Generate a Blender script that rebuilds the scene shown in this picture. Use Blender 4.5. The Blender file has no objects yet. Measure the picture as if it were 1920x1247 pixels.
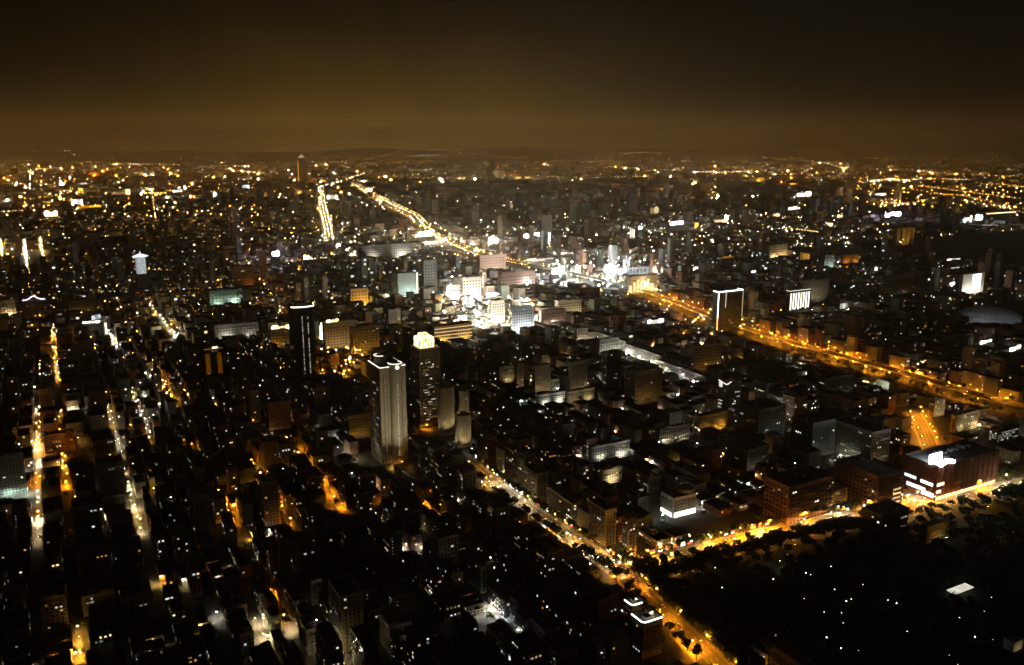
import bpy, math, random
import numpy as np
from mathutils import Vector

random.seed(11)
rng = np.random.default_rng(11)
R = math.radians
SC = bpy.context.scene
COL = SC.collection

# ------------------------------------------------------------------ camera
F, EYE, HORIZON = 1600.0, 390.0, 266.0          # focal length and horizon row of the 1920x1247 photograph
PITCH = math.atan((623.5 - HORIZON) / F)
cam_d = bpy.data.cameras.new('camera')
cam_d.sensor_width = 36.0
cam_d.lens = 36.0 * F / 1920.0
cam_d.clip_start, cam_d.clip_end = 1.0, 120000.0
cam = bpy.data.objects.new('camera', cam_d)
COL.objects.link(cam)
cam.location = (0, 0, EYE)
cam.rotation_euler = (math.pi / 2 - PITCH, 0, 0)
SC.camera = cam

# ------------------------------------------------------------------ world: night sky lit by the town's own glow
SUN_EL, SUN_ROT = R(-8.0), R(200.0)
world = bpy.data.worlds.new('World')
SC.world = world
world.use_nodes = True
wn, wl = world.node_tree.nodes, world.node_tree.links
wn.clear()
w_out = wn.new('ShaderNodeOutputWorld')
w_bg = wn.new('ShaderNodeBackground')
sky = wn.new('ShaderNodeTexSky'); sky.sky_type = 'NISHITA'; sky.sun_disc = False
sky.sun_elevation = SUN_EL; sky.sun_rotation = SUN_ROT
geo = wn.new('ShaderNodeTexCoord')
sep = wn.new('ShaderNodeSeparateXYZ'); wl.new(geo.outputs['Generated'], sep.inputs[0])
def wmath(op, a, b=None):
    n = wn.new('ShaderNodeMath'); n.operation = op
    for i, q in enumerate((a, b)):
        if q is None: continue
        if isinstance(q, (int, float)): n.inputs[i].default_value = q
        else: wl.new(q, n.inputs[i])
    return n.outputs[0]
wz = wmath('MAXIMUM', sep.outputs['Z'], 0.0)
az = wmath('ARCTAN2', sep.outputs['X'], sep.outputs['Y'])
azd = wmath('DIVIDE', wmath('ADD', az, 0.14), 0.29)
wide = wmath('ADD', wmath('MULTIPLY', wmath('EXPONENT', wmath('MULTIPLY', wmath('MULTIPLY', azd, azd), -1.0)), 0.97), 0.03)
ramp = wn.new('ShaderNodeValToRGB'); wl.new(wmath('MULTIPLY', wz, 4.0), ramp.inputs[0])
cr = ramp.color_ramp
cr.elements[0].position = 0.0; cr.elements[0].color = (0.220, 0.122, 0.0120, 1)
cr.elements[1].position = 1.0; cr.elements[1].color = (0.0004, 0.0002, 0.0001, 1)
for p_, c_ in ((0.03, (0.155, 0.088, 0.0085)), (0.07, (0.112, 0.062, 0.0055)), (0.14, (0.080, 0.043, 0.0032)), (0.30, (0.042, 0.0205, 0.0011)), (0.48, (0.0155, 0.0072, 0.0004)), (0.66, (0.0045, 0.0021, 0.0002))):
    e_ = cr.elements.new(p_); e_.color = c_ + (1,)
wno = wn.new('ShaderNodeTexNoise'); wno.inputs['Scale'].default_value = 6.0; wno.inputs['Detail'].default_value = 6.0; wno.inputs['Roughness'].default_value = 0.6
wl.new(geo.outputs['Generated'], wno.inputs['Vector'])
cloud = wmath('ADD', wmath('MULTIPLY', wno.outputs[0], 1.9), 0.05)
gl = wn.new('ShaderNodeVectorMath'); gl.operation = 'SCALE'
wl.new(ramp.outputs[0], gl.inputs[0]); wl.new(wmath('MULTIPLY', wide, cloud), gl.inputs['Scale'])
nsk = wn.new('ShaderNodeVectorMath'); nsk.operation = 'SCALE'; nsk.inputs['Scale'].default_value = 0.02
wl.new(sky.outputs[0], nsk.inputs[0])
ad = wn.new('ShaderNodeVectorMath'); ad.operation = 'ADD'
wl.new(gl.outputs[0], ad.inputs[0]); wl.new(nsk.outputs[0], ad.inputs[1])
wl.new(ad.outputs[0], w_bg.inputs[0]); w_bg.inputs[1].default_value = 1.35
wl.new(w_bg.outputs[0], w_out.inputs[0])

SC.view_settings.view_transform = 'Standard'
SC.view_settings.look = 'None'
SC.view_settings.exposure = -0.7
SC.view_settings.gamma = 1.0
SC.view_settings.use_curve_mapping = False
SC.render.engine = 'CYCLES'
cy = SC.cycles
cy.max_bounces = 3; cy.diffuse_bounces = 2; cy.glossy_bounces = 1; cy.transmission_bounces = 1; cy.volume_bounces = 0
cy.sample_clamp_indirect = 2.0
cy.use_adaptive_sampling = False
cy.use_light_tree = True
cy.use_denoising = True
cy.caustics_reflective = False; cy.caustics_refractive = False

# ------------------------------------------------------------------ image row / column -> place on the ground, and back
CP, SP = math.cos(PITCH), math.sin(PITCH)
def ray(x, y):
    a, b = (x - 960.0) / F, -(y - 623.5) / F
    return a, CP + b * SP, -SP + b * CP
def at(x, y, z=0.0):
    a, b, c = ray(x, y)
    t = (z - EYE) / c
    return Vector((a * t, b * t, z))
def proj(p):
    x, y, z = p[0], p[1], p[2] - EYE
    d = y * CP - z * SP
    return 960 + F * x / d, 623.5 - F * (y * SP + z * CP) / d, d
GA = R(28.5)                                    # the street grid is turned against the line of sight
CG, SG = math.cos(GA), math.sin(GA)
def uv(p): return (-p[0] * SG + p[1] * CG, p[0] * CG + p[1] * SG)      # u runs along the streets, v across
def xy(u, v, z=0.0): return Vector((v * CG - u * SG, v * SG + u * CG, z))

# ------------------------------------------------------------------ materials
MATS = {}
def bsdf_mat(name, col, rough=0.85, var=0.25, scale=0.15, metal=0.0, bump=0.0, spec=0.3):
    if name in MATS: return MATS[name]
    m = bpy.data.materials.new(name); m.use_nodes = True
    n, l = m.node_tree.nodes, m.node_tree.links
    b = n['Principled BSDF']
    b.inputs['Roughness'].default_value = rough; b.inputs['Metallic'].default_value = metal
    b.inputs['Specular IOR Level'].default_value = spec
    tc = n.new('ShaderNodeTexCoord')
    no = n.new('ShaderNodeTexNoise'); no.inputs['Scale'].default_value = scale; no.inputs['Detail'].default_value = 5
    l.new(tc.outputs['Object'], no.inputs['Vector'])
    no2 = n.new('ShaderNodeTexNoise'); no2.inputs['Scale'].default_value = scale * 9; no2.inputs['Detail'].default_value = 3
    mp = n.new('ShaderNodeMapping'); mp.inputs['Scale'].default_value = (1, 1, 0.18)      # streaks run down the wall
    l.new(tc.outputs['Object'], mp.inputs[0]); l.new(mp.outputs[0], no2.inputs['Vector'])
    mx = n.new('ShaderNodeMix'); mx.data_type = 'FLOAT'; mx.inputs[0].default_value = 0.45
    l.new(no.outputs[0], mx.inputs[2]); l.new(no2.outputs[0], mx.inputs[3])
    cr_ = n.new('ShaderNodeValToRGB'); cr = cr_.color_ramp
    cr.elements[0].position = 0.28; cr.elements[1].position = 0.72
    cr.elements[0].color = tuple(c * (1 - var) for c in col) + (1,)
    cr.elements[1].color = tuple(min(1, c * (1 + var)) for c in col) + (1,)
    l.new(mx.outputs[0], cr_.inputs[0]); l.new(cr_.outputs[0], b.inputs['Base Color'])
    if bump:
        bp = n.new('ShaderNodeBump'); bp.inputs['Strength'].default_value = bump
        l.new(no2.outputs[0], bp.inputs['Height']); l.new(bp.outputs[0], b.inputs['Normal'])
    MATS[name] = m
    return m
def glow_mat(name, col, strength, sample=False, var=0.0, scale=1.2):
    if name in MATS: return MATS[name]
    m = bpy.data.materials.new(name); m.use_nodes = True
    n, l = m.node_tree.nodes, m.node_tree.links
    n.clear()
    o = n.new('ShaderNodeOutputMaterial'); e = n.new('ShaderNodeEmission')
    e.inputs[0].default_value = tuple(col) + (1,); e.inputs[1].default_value = strength
    if var:
        tc = n.new('ShaderNodeTexCoord'); no = n.new('ShaderNodeTexNoise'); no.inputs['Scale'].default_value = scale
        l.new(tc.outputs['Object'], no.inputs['Vector'])
        mr = n.new('ShaderNodeMapRange'); mr.inputs[1].default_value = 0.3; mr.inputs[2].default_value = 0.7
        mr.inputs[3].default_value = strength * (1 - var); mr.inputs[4].default_value = strength * (1 + var)
        l.new(no.outputs[0], mr.inputs[0]); l.new(mr.outputs[0], e.inputs[1])
    l.new(e.outputs[0], o.inputs[0])
    m.cycles.emission_sampling = 'AUTO' if sample else 'NONE'
    MATS[name] = m
    return m

WALLS = {
    'grey': bsdf_mat('wall_grey_tile', (0.21, 0.21, 0.20), bump=0.1),
    'beige': bsdf_mat('wall_beige_tile', (0.30, 0.26, 0.19), bump=0.1),
    'white': bsdf_mat('wall_white_tile', (0.45, 0.44, 0.41), bump=0.1),
    'brown': bsdf_mat('wall_brown_tile', (0.20, 0.12, 0.08), bump=0.1),
    'pale green': bsdf_mat('wall_green_tile', (0.21, 0.25, 0.21), bump=0.1),
    'dark red': bsdf_mat('wall_dark_red_panel', (0.13, 0.055, 0.05), bump=0.1),
    'pink': bsdf_mat('wall_pink_tile', (0.30, 0.18, 0.13), bump=0.1),
}
ROOFS = [bsdf_mat('roof_tar', (0.10, 0.10, 0.10), 0.9), bsdf_mat('roof_concrete', (0.20, 0.19, 0.18), 0.9),
         bsdf_mat('roof_red_sheet', (0.20, 0.07, 0.05), 0.6), bsdf_mat('roof_green_sheet', (0.07, 0.13, 0.09), 0.6)]
M_GLASS = bsdf_mat('dark_glass', (0.02, 0.025, 0.03), 0.15, 0.2, 0.5, spec=0.5)
M_FRAME = bsdf_mat('aluminium_frame', (0.35, 0.35, 0.36), 0.5, 0.1)
M_STEEL = bsdf_mat('galvanised_steel', (0.30, 0.31, 0.32), 0.45, 0.15, metal=0.4)
M_TANK = bsdf_mat('stainless_tank', (0.55, 0.56, 0.57), 0.35, 0.1, metal=0.7)
M_ASPH = bsdf_mat('asphalt', (0.085, 0.082, 0.078), 0.9, 0.35, 0.05)
M_PAVE = bsdf_mat('pavement', (0.17, 0.16, 0.15), 0.9, 0.25, 0.3)
M_LANE = bsdf_mat('lane_concrete', (0.12, 0.115, 0.105), 0.9, 0.35, 0.3)
M_PAINT = bsdf_mat('road_paint', (0.75, 0.74, 0.70), 0.7, 0.1)
M_CONC = bsdf_mat('concrete', (0.32, 0.31, 0.29), 0.85, 0.2)
M_BARK = bsdf_mat('bark', (0.09, 0.065, 0.045), 0.95, 0.3, 2.0)
M_LEAF = bsdf_mat('foliage', (0.045, 0.075, 0.025), 0.8, 0.45, 0.6)
M_LEAF2 = bsdf_mat('foliage_dark', (0.035, 0.058, 0.022), 0.8, 0.45, 0.6)

C_SOD = (1.0, 0.325, 0.010)
C_AMB = (1.0, 0.50, 0.065)
C_WARM = (1.0, 0.74, 0.36)
C_WHITE = (1.0, 0.93, 0.76)
C_COOL = (0.86, 0.95, 1.0)
C_GREEN = (0.80, 1.0, 0.82)
C_RED = (1.0, 0.10, 0.05)
C_MAG = (0.85, 0.72, 1.0)
CNAME = {C_SOD: 'sodium', C_AMB: 'amber', C_WARM: 'warm', C_WHITE: 'white', C_COOL: 'cool', C_GREEN: 'green', C_RED: 'red', C_MAG: 'violet'}
def G(col, s, sample=False, var=0.0, scale=1.2):
    return glow_mat('glow_%s_%s%s%s' % (CNAME[col], ('%g' % s).replace('.', 'p'), '_lit' if sample else '', '_v' if var else ''), col, s, sample, var, scale)

# ------------------------------------------------------------------ mesh building
class MB:
    def __init__(s): s.v, s.f, s.m = [], [], []
    def quad(s, a, b, c, d, m=0):
        k = len(s.v); s.v += [tuple(a), tuple(b), tuple(c), tuple(d)]; s.f.append((k, k + 1, k + 2, k + 3)); s.m.append(m)
    def box(s, x0, y0, z0, x1, y1, z1, m=0, bottom=True, mt=None):
        k = len(s.v)
        s.v += [(x0, y0, z0), (x1, y0, z0), (x1, y1, z0), (x0, y1, z0), (x0, y0, z1), (x1, y0, z1), (x1, y1, z1), (x0, y1, z1)]
        fs = [(4, 5, 6, 7), (0, 1, 5, 4), (1, 2, 6, 5), (2, 3, 7, 6), (3, 0, 4, 7)] + ([(3, 2, 1, 0)] if bottom else [])
        for i, q in enumerate(fs):
            s.f.append(tuple(k + j for j in q)); s.m.append(mt if (i == 0 and mt is not None) else m)
    def prism(s, pts, z0, z1, m=0, mt=None, cap=True):
        k, n = len(s.v), len(pts)
        s.v += [(p[0], p[1], z0) for p in pts] + [(p[0], p[1], z1) for p in pts]
        for i in range(n):
            j = (i + 1) % n; s.f.append((k + i, k + j, k + n + j, k + n + i)); s.m.append(m)
        if cap:
            s.f.append(tuple(k + n + i for i in range(n))); s.m.append(m if mt is None else mt)
            s.f.append(tuple(k + i for i in reversed(range(n)))); s.m.append(m)
    def cyl(s, cx, cy_, r, z0, z1, n=16, m=0, mt=None, r1=None):
        r1 = r if r1 is None else r1
        k = len(s.v)
        a = [2 * math.pi * i / n for i in range(n)]
        s.v += [(cx + r * math.cos(t), cy_ + r * math.sin(t), z0) for t in a] + [(cx + r1 * math.cos(t), cy_ + r1 * math.sin(t), z1) for t in a]
        for i in range(n):
            j = (i + 1) % n; s.f.append((k + i, k + j, k + n + j, k + n + i)); s.m.append(m)
        s.f.append(tuple(k + n + i for i in range(n))); s.m.append(m if mt is None else mt)
        s.f.append(tuple(k + i for i in reversed(range(n)))); s.m.append(m)
    def bar(s, a, b, t, m=0, t2=None):
        a, b = Vector(a), Vector(b); d = (b - a).normalized()
        up = Vector((0, 0, 1)) if abs(d.z) < 0.9 else Vector((0, 1, 0))
        e = d.cross(up).normalized() * (t / 2); g = e.cross(d).normalized() * ((t2 or t) / 2)
        k = len(s.v)
        for p in (a, b):
            s.v += [tuple(p - e - g), tuple(p + e - g), tuple(p + e + g), tuple(p - e + g)]
        for q in ((0, 1, 5, 4), (1, 2, 6, 5), (2, 3, 7, 6), (3, 0, 4, 7), (3, 2, 1, 0), (4, 5, 6, 7)):
            s.f.append(tuple(k + j for j in q)); s.m.append(m)
    def line(s, pts, t, m=0):
        for a, b in zip(pts[:-1], pts[1:]): s.bar(a, b, t, m)
    def mesh(s, name, mats, smooth=False):
        me = bpy.data.meshes.new(name); me.from_pydata(s.v, [], s.f)
        for q in (mats if isinstance(mats, (list, tuple)) else [mats]): me.materials.append(q)
        me.polygons.foreach_set('material_index', s.m)
        if smooth: me.polygons.foreach_set('use_smooth', [True] * len(s.f))
        me.update()
        return me
def quads_mesh(name, V, mi, mats):
    """V: (n,4,3) array of quads"""
    n = len(V)
    me = bpy.data.meshes.new(name)
    me.vertices.add(n * 4); me.vertices.foreach_set('co', V.reshape(-1).astype(np.float32))
    me.loops.add(n * 4); me.loops.foreach_set('vertex_index', np.arange(n * 4, dtype=np.int32))
    me.polygons.add(n); me.polygons.foreach_set('loop_start', np.arange(0, n * 4, 4, dtype=np.int32))
    for q in mats: me.materials.append(q)
    me.polygons.foreach_set('material_index', np.asarray(mi, dtype=np.int32))
    me.update(calc_edges=True)
    return me
def tag(o, label=None, cat=None, group=None, kind=None):
    if label: o['label'] = label
    if cat: o['category'] = cat
    if group: o['group'] = group
    if kind: o['kind'] = kind
    return o
def put(name, me, parent=None, loc=(0, 0, 0), rz=0.0):
    o = bpy.data.objects.new(name, me); COL.objects.link(o)
    o.location = loc
    if rz: o.rotation_euler = (0, 0, rz)
    if parent is not None: o.parent = parent
    return o
def empty(name, loc, rz=0.0):
    return put(name, None, None, loc, rz)

# ------------------------------------------------------------------ the setting: ground, roads, hills
def ribbon(pts, hw, z):
    L, Rr = [], []
    for i, p in enumerate(pts):
        a = pts[max(i - 1, 0)]; b = pts[min(i + 1, len(pts) - 1)]
        d = Vector((b[0] - a[0], b[1] - a[1], 0)).normalized(); n = Vector((-d.y, d.x, 0))
        L.append(Vector((p[0], p[1], z)) + n * hw); Rr.append(Vector((p[0], p[1], z)) - n * hw)
    return L, Rr
def resample(pts, step):
    out, carry = [], 0.0
    for a, b in zip(pts[:-1], pts[1:]):
        a, b = Vector(a), Vector(b); L = (b - a).length; d = (b - a) / L; t = carry
        while t < L: out.append((a + d * t, d)); t += step
        carry = t - L
    return out
ROAD_Z = [0.02]
def road(name, pts, hw, walk=3.0, z=None, dash=True):
    if z is None:
        ROAD_Z[0] += 0.012; z = ROAD_Z[0]
    L, Rr = ribbon(pts, hw, z)
    mb = MB()
    for i in range(len(pts) - 1): mb.quad(L[i], Rr[i], Rr[i + 1], L[i + 1])
    o = tag(put(name, mb.mesh(name, M_ASPH)), kind='structure')
    if walk:
        for s in (0, 1):
            A, _ = ribbon(pts, hw + walk, 0); _, B = ribbon(pts, hw + walk, 0)
            O_, I_ = (A, L) if s == 0 else (B, Rr)
            m2 = MB()
            for i in range(len(pts) - 1):
                a, b = I_[i].copy(), I_[i + 1].copy(); c, d = O_[i + 1].copy(), O_[i].copy()
                k0 = [Vector((q.x, q.y, z)) for q in (a, b)]
                for q in (a, b, c, d): q.z = z + 0.14
                m2.quad(a, b, c, d); m2.quad(k0[0], k0[1], b, a)
            put('pavement', m2.mesh('pavement', M_PAVE), o)
    if dash:
        m3 = MB()
        for (p, d) in resample(pts, 10.0):
            n = Vector((-d.y, d.x, 0))
            for off in (-hw / 2, 0.0, hw / 2):
                q = Vector((p.x, p.y, z + 0.006)) + n * off; e = n * 0.12
                m3.quad(q - e, q + e, q + e + d * 4, q - e + d * 4)
        tag(put('lane_marking', m3.mesh('lane_marking', M_PAINT), o), kind='stuff')
    return o

M_GROUND = bsdf_mat('built_ground', (0.075, 0.072, 0.066), 0.95, 0.4, 0.02)
mb = MB()
rings = [0, 300, 800, 2000, 5000, 12000, 22000, 33800]
NSEG = 48
for i in range(len(rings) - 1):
    for k in range(NSEG):
        a0, a1 = 2 * math.pi * k / NSEG, 2 * math.pi * (k + 1) / NSEG
        P = lambda r, a: (r * math.sin(a), r * math.cos(a), 0.0)
        mb.quad(P(rings[i], a0), P(rings[i], a1), P(rings[i + 1], a1), P(rings[i + 1], a0))
mb.f = [tuple(reversed(q)) for q in mb.f]
tag(put('ground', mb.mesh('ground', M_GROUND)), kind='structure')

# hills behind the basin
M_HILL = bsdf_mat('hill_forest', (0.05, 0.06, 0.03), 0.95, 0.4, 0.002)
def ridge_h(a):
    return 0.55 * (370 + 110 * math.sin(a * 5.1 + 0.7) + 70 * math.sin(a * 13.0 + 2) + 45 * math.sin(a * 31 + 1) + 22 * math.sin(a * 67))
HPROF = ((22000, 0), (23500, 0.18), (25000, 0.45), (26500, 0.75), (28000, 1.0), (31000, 0.6), (33500, 0.0))
def hill_at(a, dist):
    h = max(60, ridge_h(a)) * (0.72 + 0.5 * abs(a))
    for j in range(len(HPROF) - 1):
        (d0, f0), (d1, f1) = HPROF[j], HPROF[j + 1]
        if d0 <= dist <= d1:
            w0, w1 = 1 + 0.12 * math.sin(a * 41 + j * 2.1), 1 + 0.12 * math.sin(a * 41 + (j + 1) * 2.1)
            t = (dist - d0) / (d1 - d0); return h * (f0 * w0 * (1 - t) + f1 * w1 * t) - 5
    return 0.0
mb = MB(); NH = 160
cols = []
for k in range(NH + 1):
    a = R(-50) + R(100) * k / NH
    h = max(60, ridge_h(a)) * (0.72 + 0.5 * abs(a))
    rr = []
    for j, (dist, fr) in enumerate(HPROF):
        w = 1 + 0.12 * math.sin(a * 41 + j * 2.1)
        rr.append((dist * math.sin(a), dist * math.cos(a), h * fr * w - 5))
    cols.append(rr)
for k in range(NH):
    for j in range(6): mb.quad(cols[k][j], cols[k + 1][j], cols[k + 1][j + 1], cols[k][j + 1])
mb.f = [tuple(reversed(q)) for q in mb.f]
tag(put('hills', mb.mesh('hills', M_HILL)), kind='structure')

P_ = lambda L: [at(x, y) for x, y in L]
PX = {
    'diagonal': [(1352, 1255), (1160, 1070), (940, 920), (872, 862)],
    'cross': [(1150, 1074), (1300, 1036), (1480, 990), (1690, 950), (1850, 920), (1935, 903)],
    'freeway': [(1935, 778), (1825, 748), (1690, 707), (1485, 651), (1345, 605), (1280, 578), (1200, 548), (1080, 519), (990, 501), (905, 484), (830, 455), (797, 430), (775, 407), (735, 388), (690, 362), (660, 347)],
    'avenue': [(618, 452), (612, 420), (604, 385), (600, 352)],
    'bridge': [(600, 352), (640, 341), (685, 325)],
    'spur': [(1752, 862), (1735, 815), (1712, 772)],
}
ROADS = {}
ROADS['diagonal'] = P_(PX['diagonal']); road('road', ROADS['diagonal'], 9, 4)
ROADS['cross'] = P_(PX['cross']); road('road', ROADS['cross'], 10, 4)
ROADS['spur'] = P_(PX['spur']); road('road', ROADS['spur'], 9, 3)
ROADS['avenue'] = P_(PX['avenue']); road('road', ROADS['avenue'], 22, 6)
ROADS['bridge'] = P_(PX['bridge']); road('road', ROADS['bridge'], 20, 0, dash=False)
# the motorway: a street below and a raised deck on piers above it
ROADS['freeway'] = P_(PX['freeway']); road('road', ROADS['freeway'], 25, 4)
def viaduct(pts, hw, z):
    o = tag(empty('elevated_road', pts[0]), kind='structure')
    o.location = (0, 0, 0)
    L, Rr = ribbon(pts, hw, z); mb = MB(); m2 = MB()
    dn = Vector((0, 0, -1.6))
    for i in range(len(pts) - 1):
        mb.quad(L[i], Rr[i], Rr[i + 1], L[i + 1], 0)
        mb.quad(L[i] + dn, L[i + 1] + dn, Rr[i + 1] + dn, Rr[i] + dn, 1)
        mb.quad(L[i], L[i + 1], L[i + 1] + dn, L[i] + dn, 1); mb.quad(Rr[i + 1], Rr[i], Rr[i] + dn, Rr[i + 1] + dn, 1)
        for S_ in (L, Rr):
            m2.bar(S_[i] + Vector((0, 0, 0.5)), S_[i + 1] + Vector((0, 0, 0.5)), 0.35, 0, 1.0)
    put('deck', mb.mesh('deck', [M_ASPH, M_CONC]), o); put('parapet', m2.mesh('parapet', M_CONC), o)
    pm = MB(); pm.cyl(0, 0, 1.3, 0, z - 3.2, 12); pm.box(-7, -1.2, z - 3.2, 7, 1.2, z - 1.58); pmesh = pm.mesh('pier', M_CONC)
    for p, d in resample(pts[:9], 42):
        q = put('pier', pmesh, o, p, math.atan2(d.y, d.x) + math.pi / 2)
    m3 = MB()
    for p, d in resample(pts[:9], 12):
        n = Vector((-d.y, d.x, 0))
        for off in (-hw * .5, 0, hw * .5):
            q = Vector((p.x, p.y, z + 0.012)) + n * off; e = n * 0.12
            m3.quad(q - e, q + e, q + e + d * 5, q - e + d * 5)
    tag(put('lane_marking', m3.mesh('lane_marking', M_PAINT), o), kind='stuff')
viaduct(ROADS['freeway'][0:12], 12, 9.0)

# ------------------------------------------------------------------ bookkeeping: what is taken, what must stay in view
TAKEN = []        # (u0,u1,v0,v1)
GUARD = []        # (x0,x1,ytop,ybottom,depth) picture area of a landmark that nearer houses must not cover
ROADPTS = []      # (x, y, depth, point, halfwidth)
LANDM = []        # (point, phrase)
for k, hw in (('diagonal', 13.5), ('cross', 14.5), ('freeway', 31), ('spur', 13), ('avenue', 30)):
    for p, d in resample(ROADS[k], 14):
        x, y, dd = proj(p); ROADPTS.append((x, y, dd, p, hw))
        if k == 'freeway':
            q = p + Vector((-CG, -SG, 0)) * 19; x, y, dd = proj(q); ROADPTS.append((x, y, dd, q, 10))

# ------------------------------------------------------------------ street lamps
HEADS = {}
def lamp_meshes(col, power, size):
    """open globe head, lit all round"""
    key = (col, power, size)
    if key not in HEADS:
        mb = MB(); r = 0.42 * size
        n = 8
        rg = [(0.0, -0.45 * r), (0.75 * r, -0.3 * r), (r, 0.0), (0.7 * r, 0.3 * r), (0.0, 0.4 * r)]
        for a, b in zip(rg[:-1], rg[1:]):
            for i in range(n):
                t0, t1 = 2 * math.pi * i / n, 2 * math.pi * (i + 1) / n
                pt = lambda q, t: (q[0] * math.cos(t), q[0] * math.sin(t), q[1])
                mb.quad(pt(a, t0), pt(b, t0), pt(b, t1), pt(a, t1))
        mb.f = [tuple(reversed(q)) for q in mb.f]
        HEADS[key] = mb.mesh('lens', glow_mat('lamp_%s_%g_%g' % (CNAME[col], power, size), col, power / (size * size), True))
    return HEADS[key]
def lens_mesh(col, power):
    """flat lens under a shade: the light goes down"""
    key = (col, power)
    if key not in HEADS:
        mb = MB(); mb.cyl(0, 0, 0.42, -0.025, -0.002, 10, r1=0.44)
        HEADS[key] = mb.mesh('lens', glow_mat('lens_%s_%g' % (CNAME[col], power), col, power, True))
    return HEADS[key]
_h = MB(); _h.cyl(0, 0, 0.43, 0.0, 0.16, 10, r1=0.2); SHADE = _h.mesh('lamp_head', M_STEEL)
_h = MB(); _h.cyl(0, 0, 0.16, 0.14, 0.3, 8, r1=0.08); CAP = _h.mesh('lamp_head', M_STEEL)
POSTS = {}
def post_mesh(h, arm):
    key = (round(h), arm)
    if key not in POSTS:
        mb = MB(); mb.cyl(0, 0, 0.13, 0, h + 0.4, 8, r1=0.07)
        m2 = MB(); m2.bar((0, 0, h + 0.3), (arm, 0, h + 0.55), 0.09); m2.box(arm - 0.45, -0.22, h + 0.52, arm + 0.45, 0.22, h + 0.66)
        POSTS[key] = (mb.mesh('pole', M_STEEL), m2.mesh('arm', M_STEEL))
    return POSTS[key]
LAMPS = []
FARLAMPS = []                 # those past the nearest 300: (point, colour, power)
def lamp(p, col, power, label, h=9.0, arm=1.6, rz=0.0, size=1.0, group='street lamps', z=0.0, shade=False):
    LAMPS.append((Vector(p), col, power, label, h, arm, rz, size, group, z, shade))
def finish_lamps(n=300):
    wl_ = 0
    LAMPS.sort(key=lambda q: (q[0] - Vector((0, 0, EYE))).length)
    for i, (p, col, power, label, h, arm, rz, size, group, z, shade) in enumerate(LAMPS):
        x, y, d = proj((p.x, p.y, z + h))
        if not (-30 < x < 1950 and y < 1290): continue
        if n <= 0:
            FARLAMPS.append((Vector((p.x, p.y, z + h)), col, power * size * size, shade)); continue
        n -= 1
        o = empty('street_lamp', (p.x, p.y, z), rz)
        a, b = post_mesh(h, arm)
        put('pole', a, o); put('arm', b, o)
        hd = put('lamp_head', SHADE if shade else CAP, o, (arm, 0, h + 0.36))
        put('lens', lens_mesh(col, round(power, -1)) if shade else lamp_meshes(col, round(power, -1), size), hd, (0, 0, 0 if shade else -.06))
        if group == 'lamps before house walls':
            wl_ += 1; label = '%s added lamp close before a house wall, %s nearest of these to the viewpoint' % (CN[col], ordn(wl_))
        tag(o, label, 'street lamp', group)
def ordn(k): return '%d%s' % (k, 'th' if 10 <= k % 100 <= 20 else {1: 'st', 2: 'nd', 3: 'rd'}.get(k % 10, 'th'))
CN = {C_SOD: 'orange', C_AMB: 'amber', C_WARM: 'yellow', C_WHITE: 'white', C_COOL: 'cold white', C_GREEN: 'greenish', C_RED: 'red', C_MAG: 'violet'}
def lamp_line(pts, hw, step, cols, power, street, h=9.0, both=True, z=0.0, jitter=0.35, skip=0.2, shade=0.85):
    k = 0
    for i, (p, d) in enumerate(resample(pts, step)):
        n = Vector((-d.y, d.x, 0))
        for s in ((1, -1) if both else (1 if i % 2 else -1,)):
            if random.random() < skip: continue
            k += 1
            col = random.choice(cols)
            sh = random.random() < shade
            pw = power * random.choice((0.4, 0.7, 1.0, 1.0, 1.5, 2.0)) * (1.0 if sh else 0.22)
            q = p + n * (hw * s) + d * random.uniform(-jitter, jitter) * step
            lamp(q, col, pw, '%s lamp, %s from the near end of %s' % (CN[col], ordn(k), street), h, 1.6 if h < 8.5 else 2.2,
                 math.atan2(-n.y * s, -n.x * s), 1.0, 'lamps of ' + street, z, sh)

SL = 1.25
D = ROADS['diagonal']
low = [D[0], D[1]]; up = [D[1], D[2], D[3]]
lamp_line(low, 9.6, 26, [C_SOD, C_SOD, C_SOD, C_SOD], 10500 * SL, 'the orange avenue below the crossing')
lamp_line(up, 9.6, 24, [C_WARM, C_AMB, C_SOD, C_WHITE], 6300 * SL, 'the avenue above the crossing')
lamp_line(ROADS['cross'], 10.6, 22, [C_SOD, C_SOD, C_SOD, C_AMB, C_WARM], 16500 * SL, 'the bright street by the park')
lamp_line(ROADS['spur'], 9.5, 22, [C_SOD, C_AMB, C_SOD], 7040 * SL, 'the orange street behind the store')
FW = ROADS['freeway']
lamp_line(FW[0:7], 11.6, 34, [C_SOD, C_SOD, C_SOD, C_SOD], 7000 * SL, 'the orange raised motorway', 9.0, True, 9.0, shade=1.0)
for sd_ in (1, -1):
    lamp_line([p + Vector((CG, SG, 0)) * (18.5 * sd_) for p in FW[0:7]], 4, 26, [C_SOD, C_SOD, C_SOD, C_SOD], 6500, 'the %s street below the motorway' % ('far' if sd_ > 0 else 'near'), 9.0, False, shade=1.0)

lamp_line(FW[6:12], 10.6, 30, [C_SOD, C_AMB, C_AMB, C_WARM], 5000, 'the far raised motorway', 9.0, True, 9.0, .35, .2, .9)
lamp_line(FW[11:], 20, 44, [C_AMB, C_AMB, C_WARM], 3500, 'the farthest pale motorway', 10.0, True, 0.0, .35, .1, .9)
lamp_line(ROADS['avenue'], 15, 44, [C_WARM, C_WARM, C_AMB], 4500, 'the far yellow avenue', 10.0, True, 0.0, .35, .1, .9)
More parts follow.
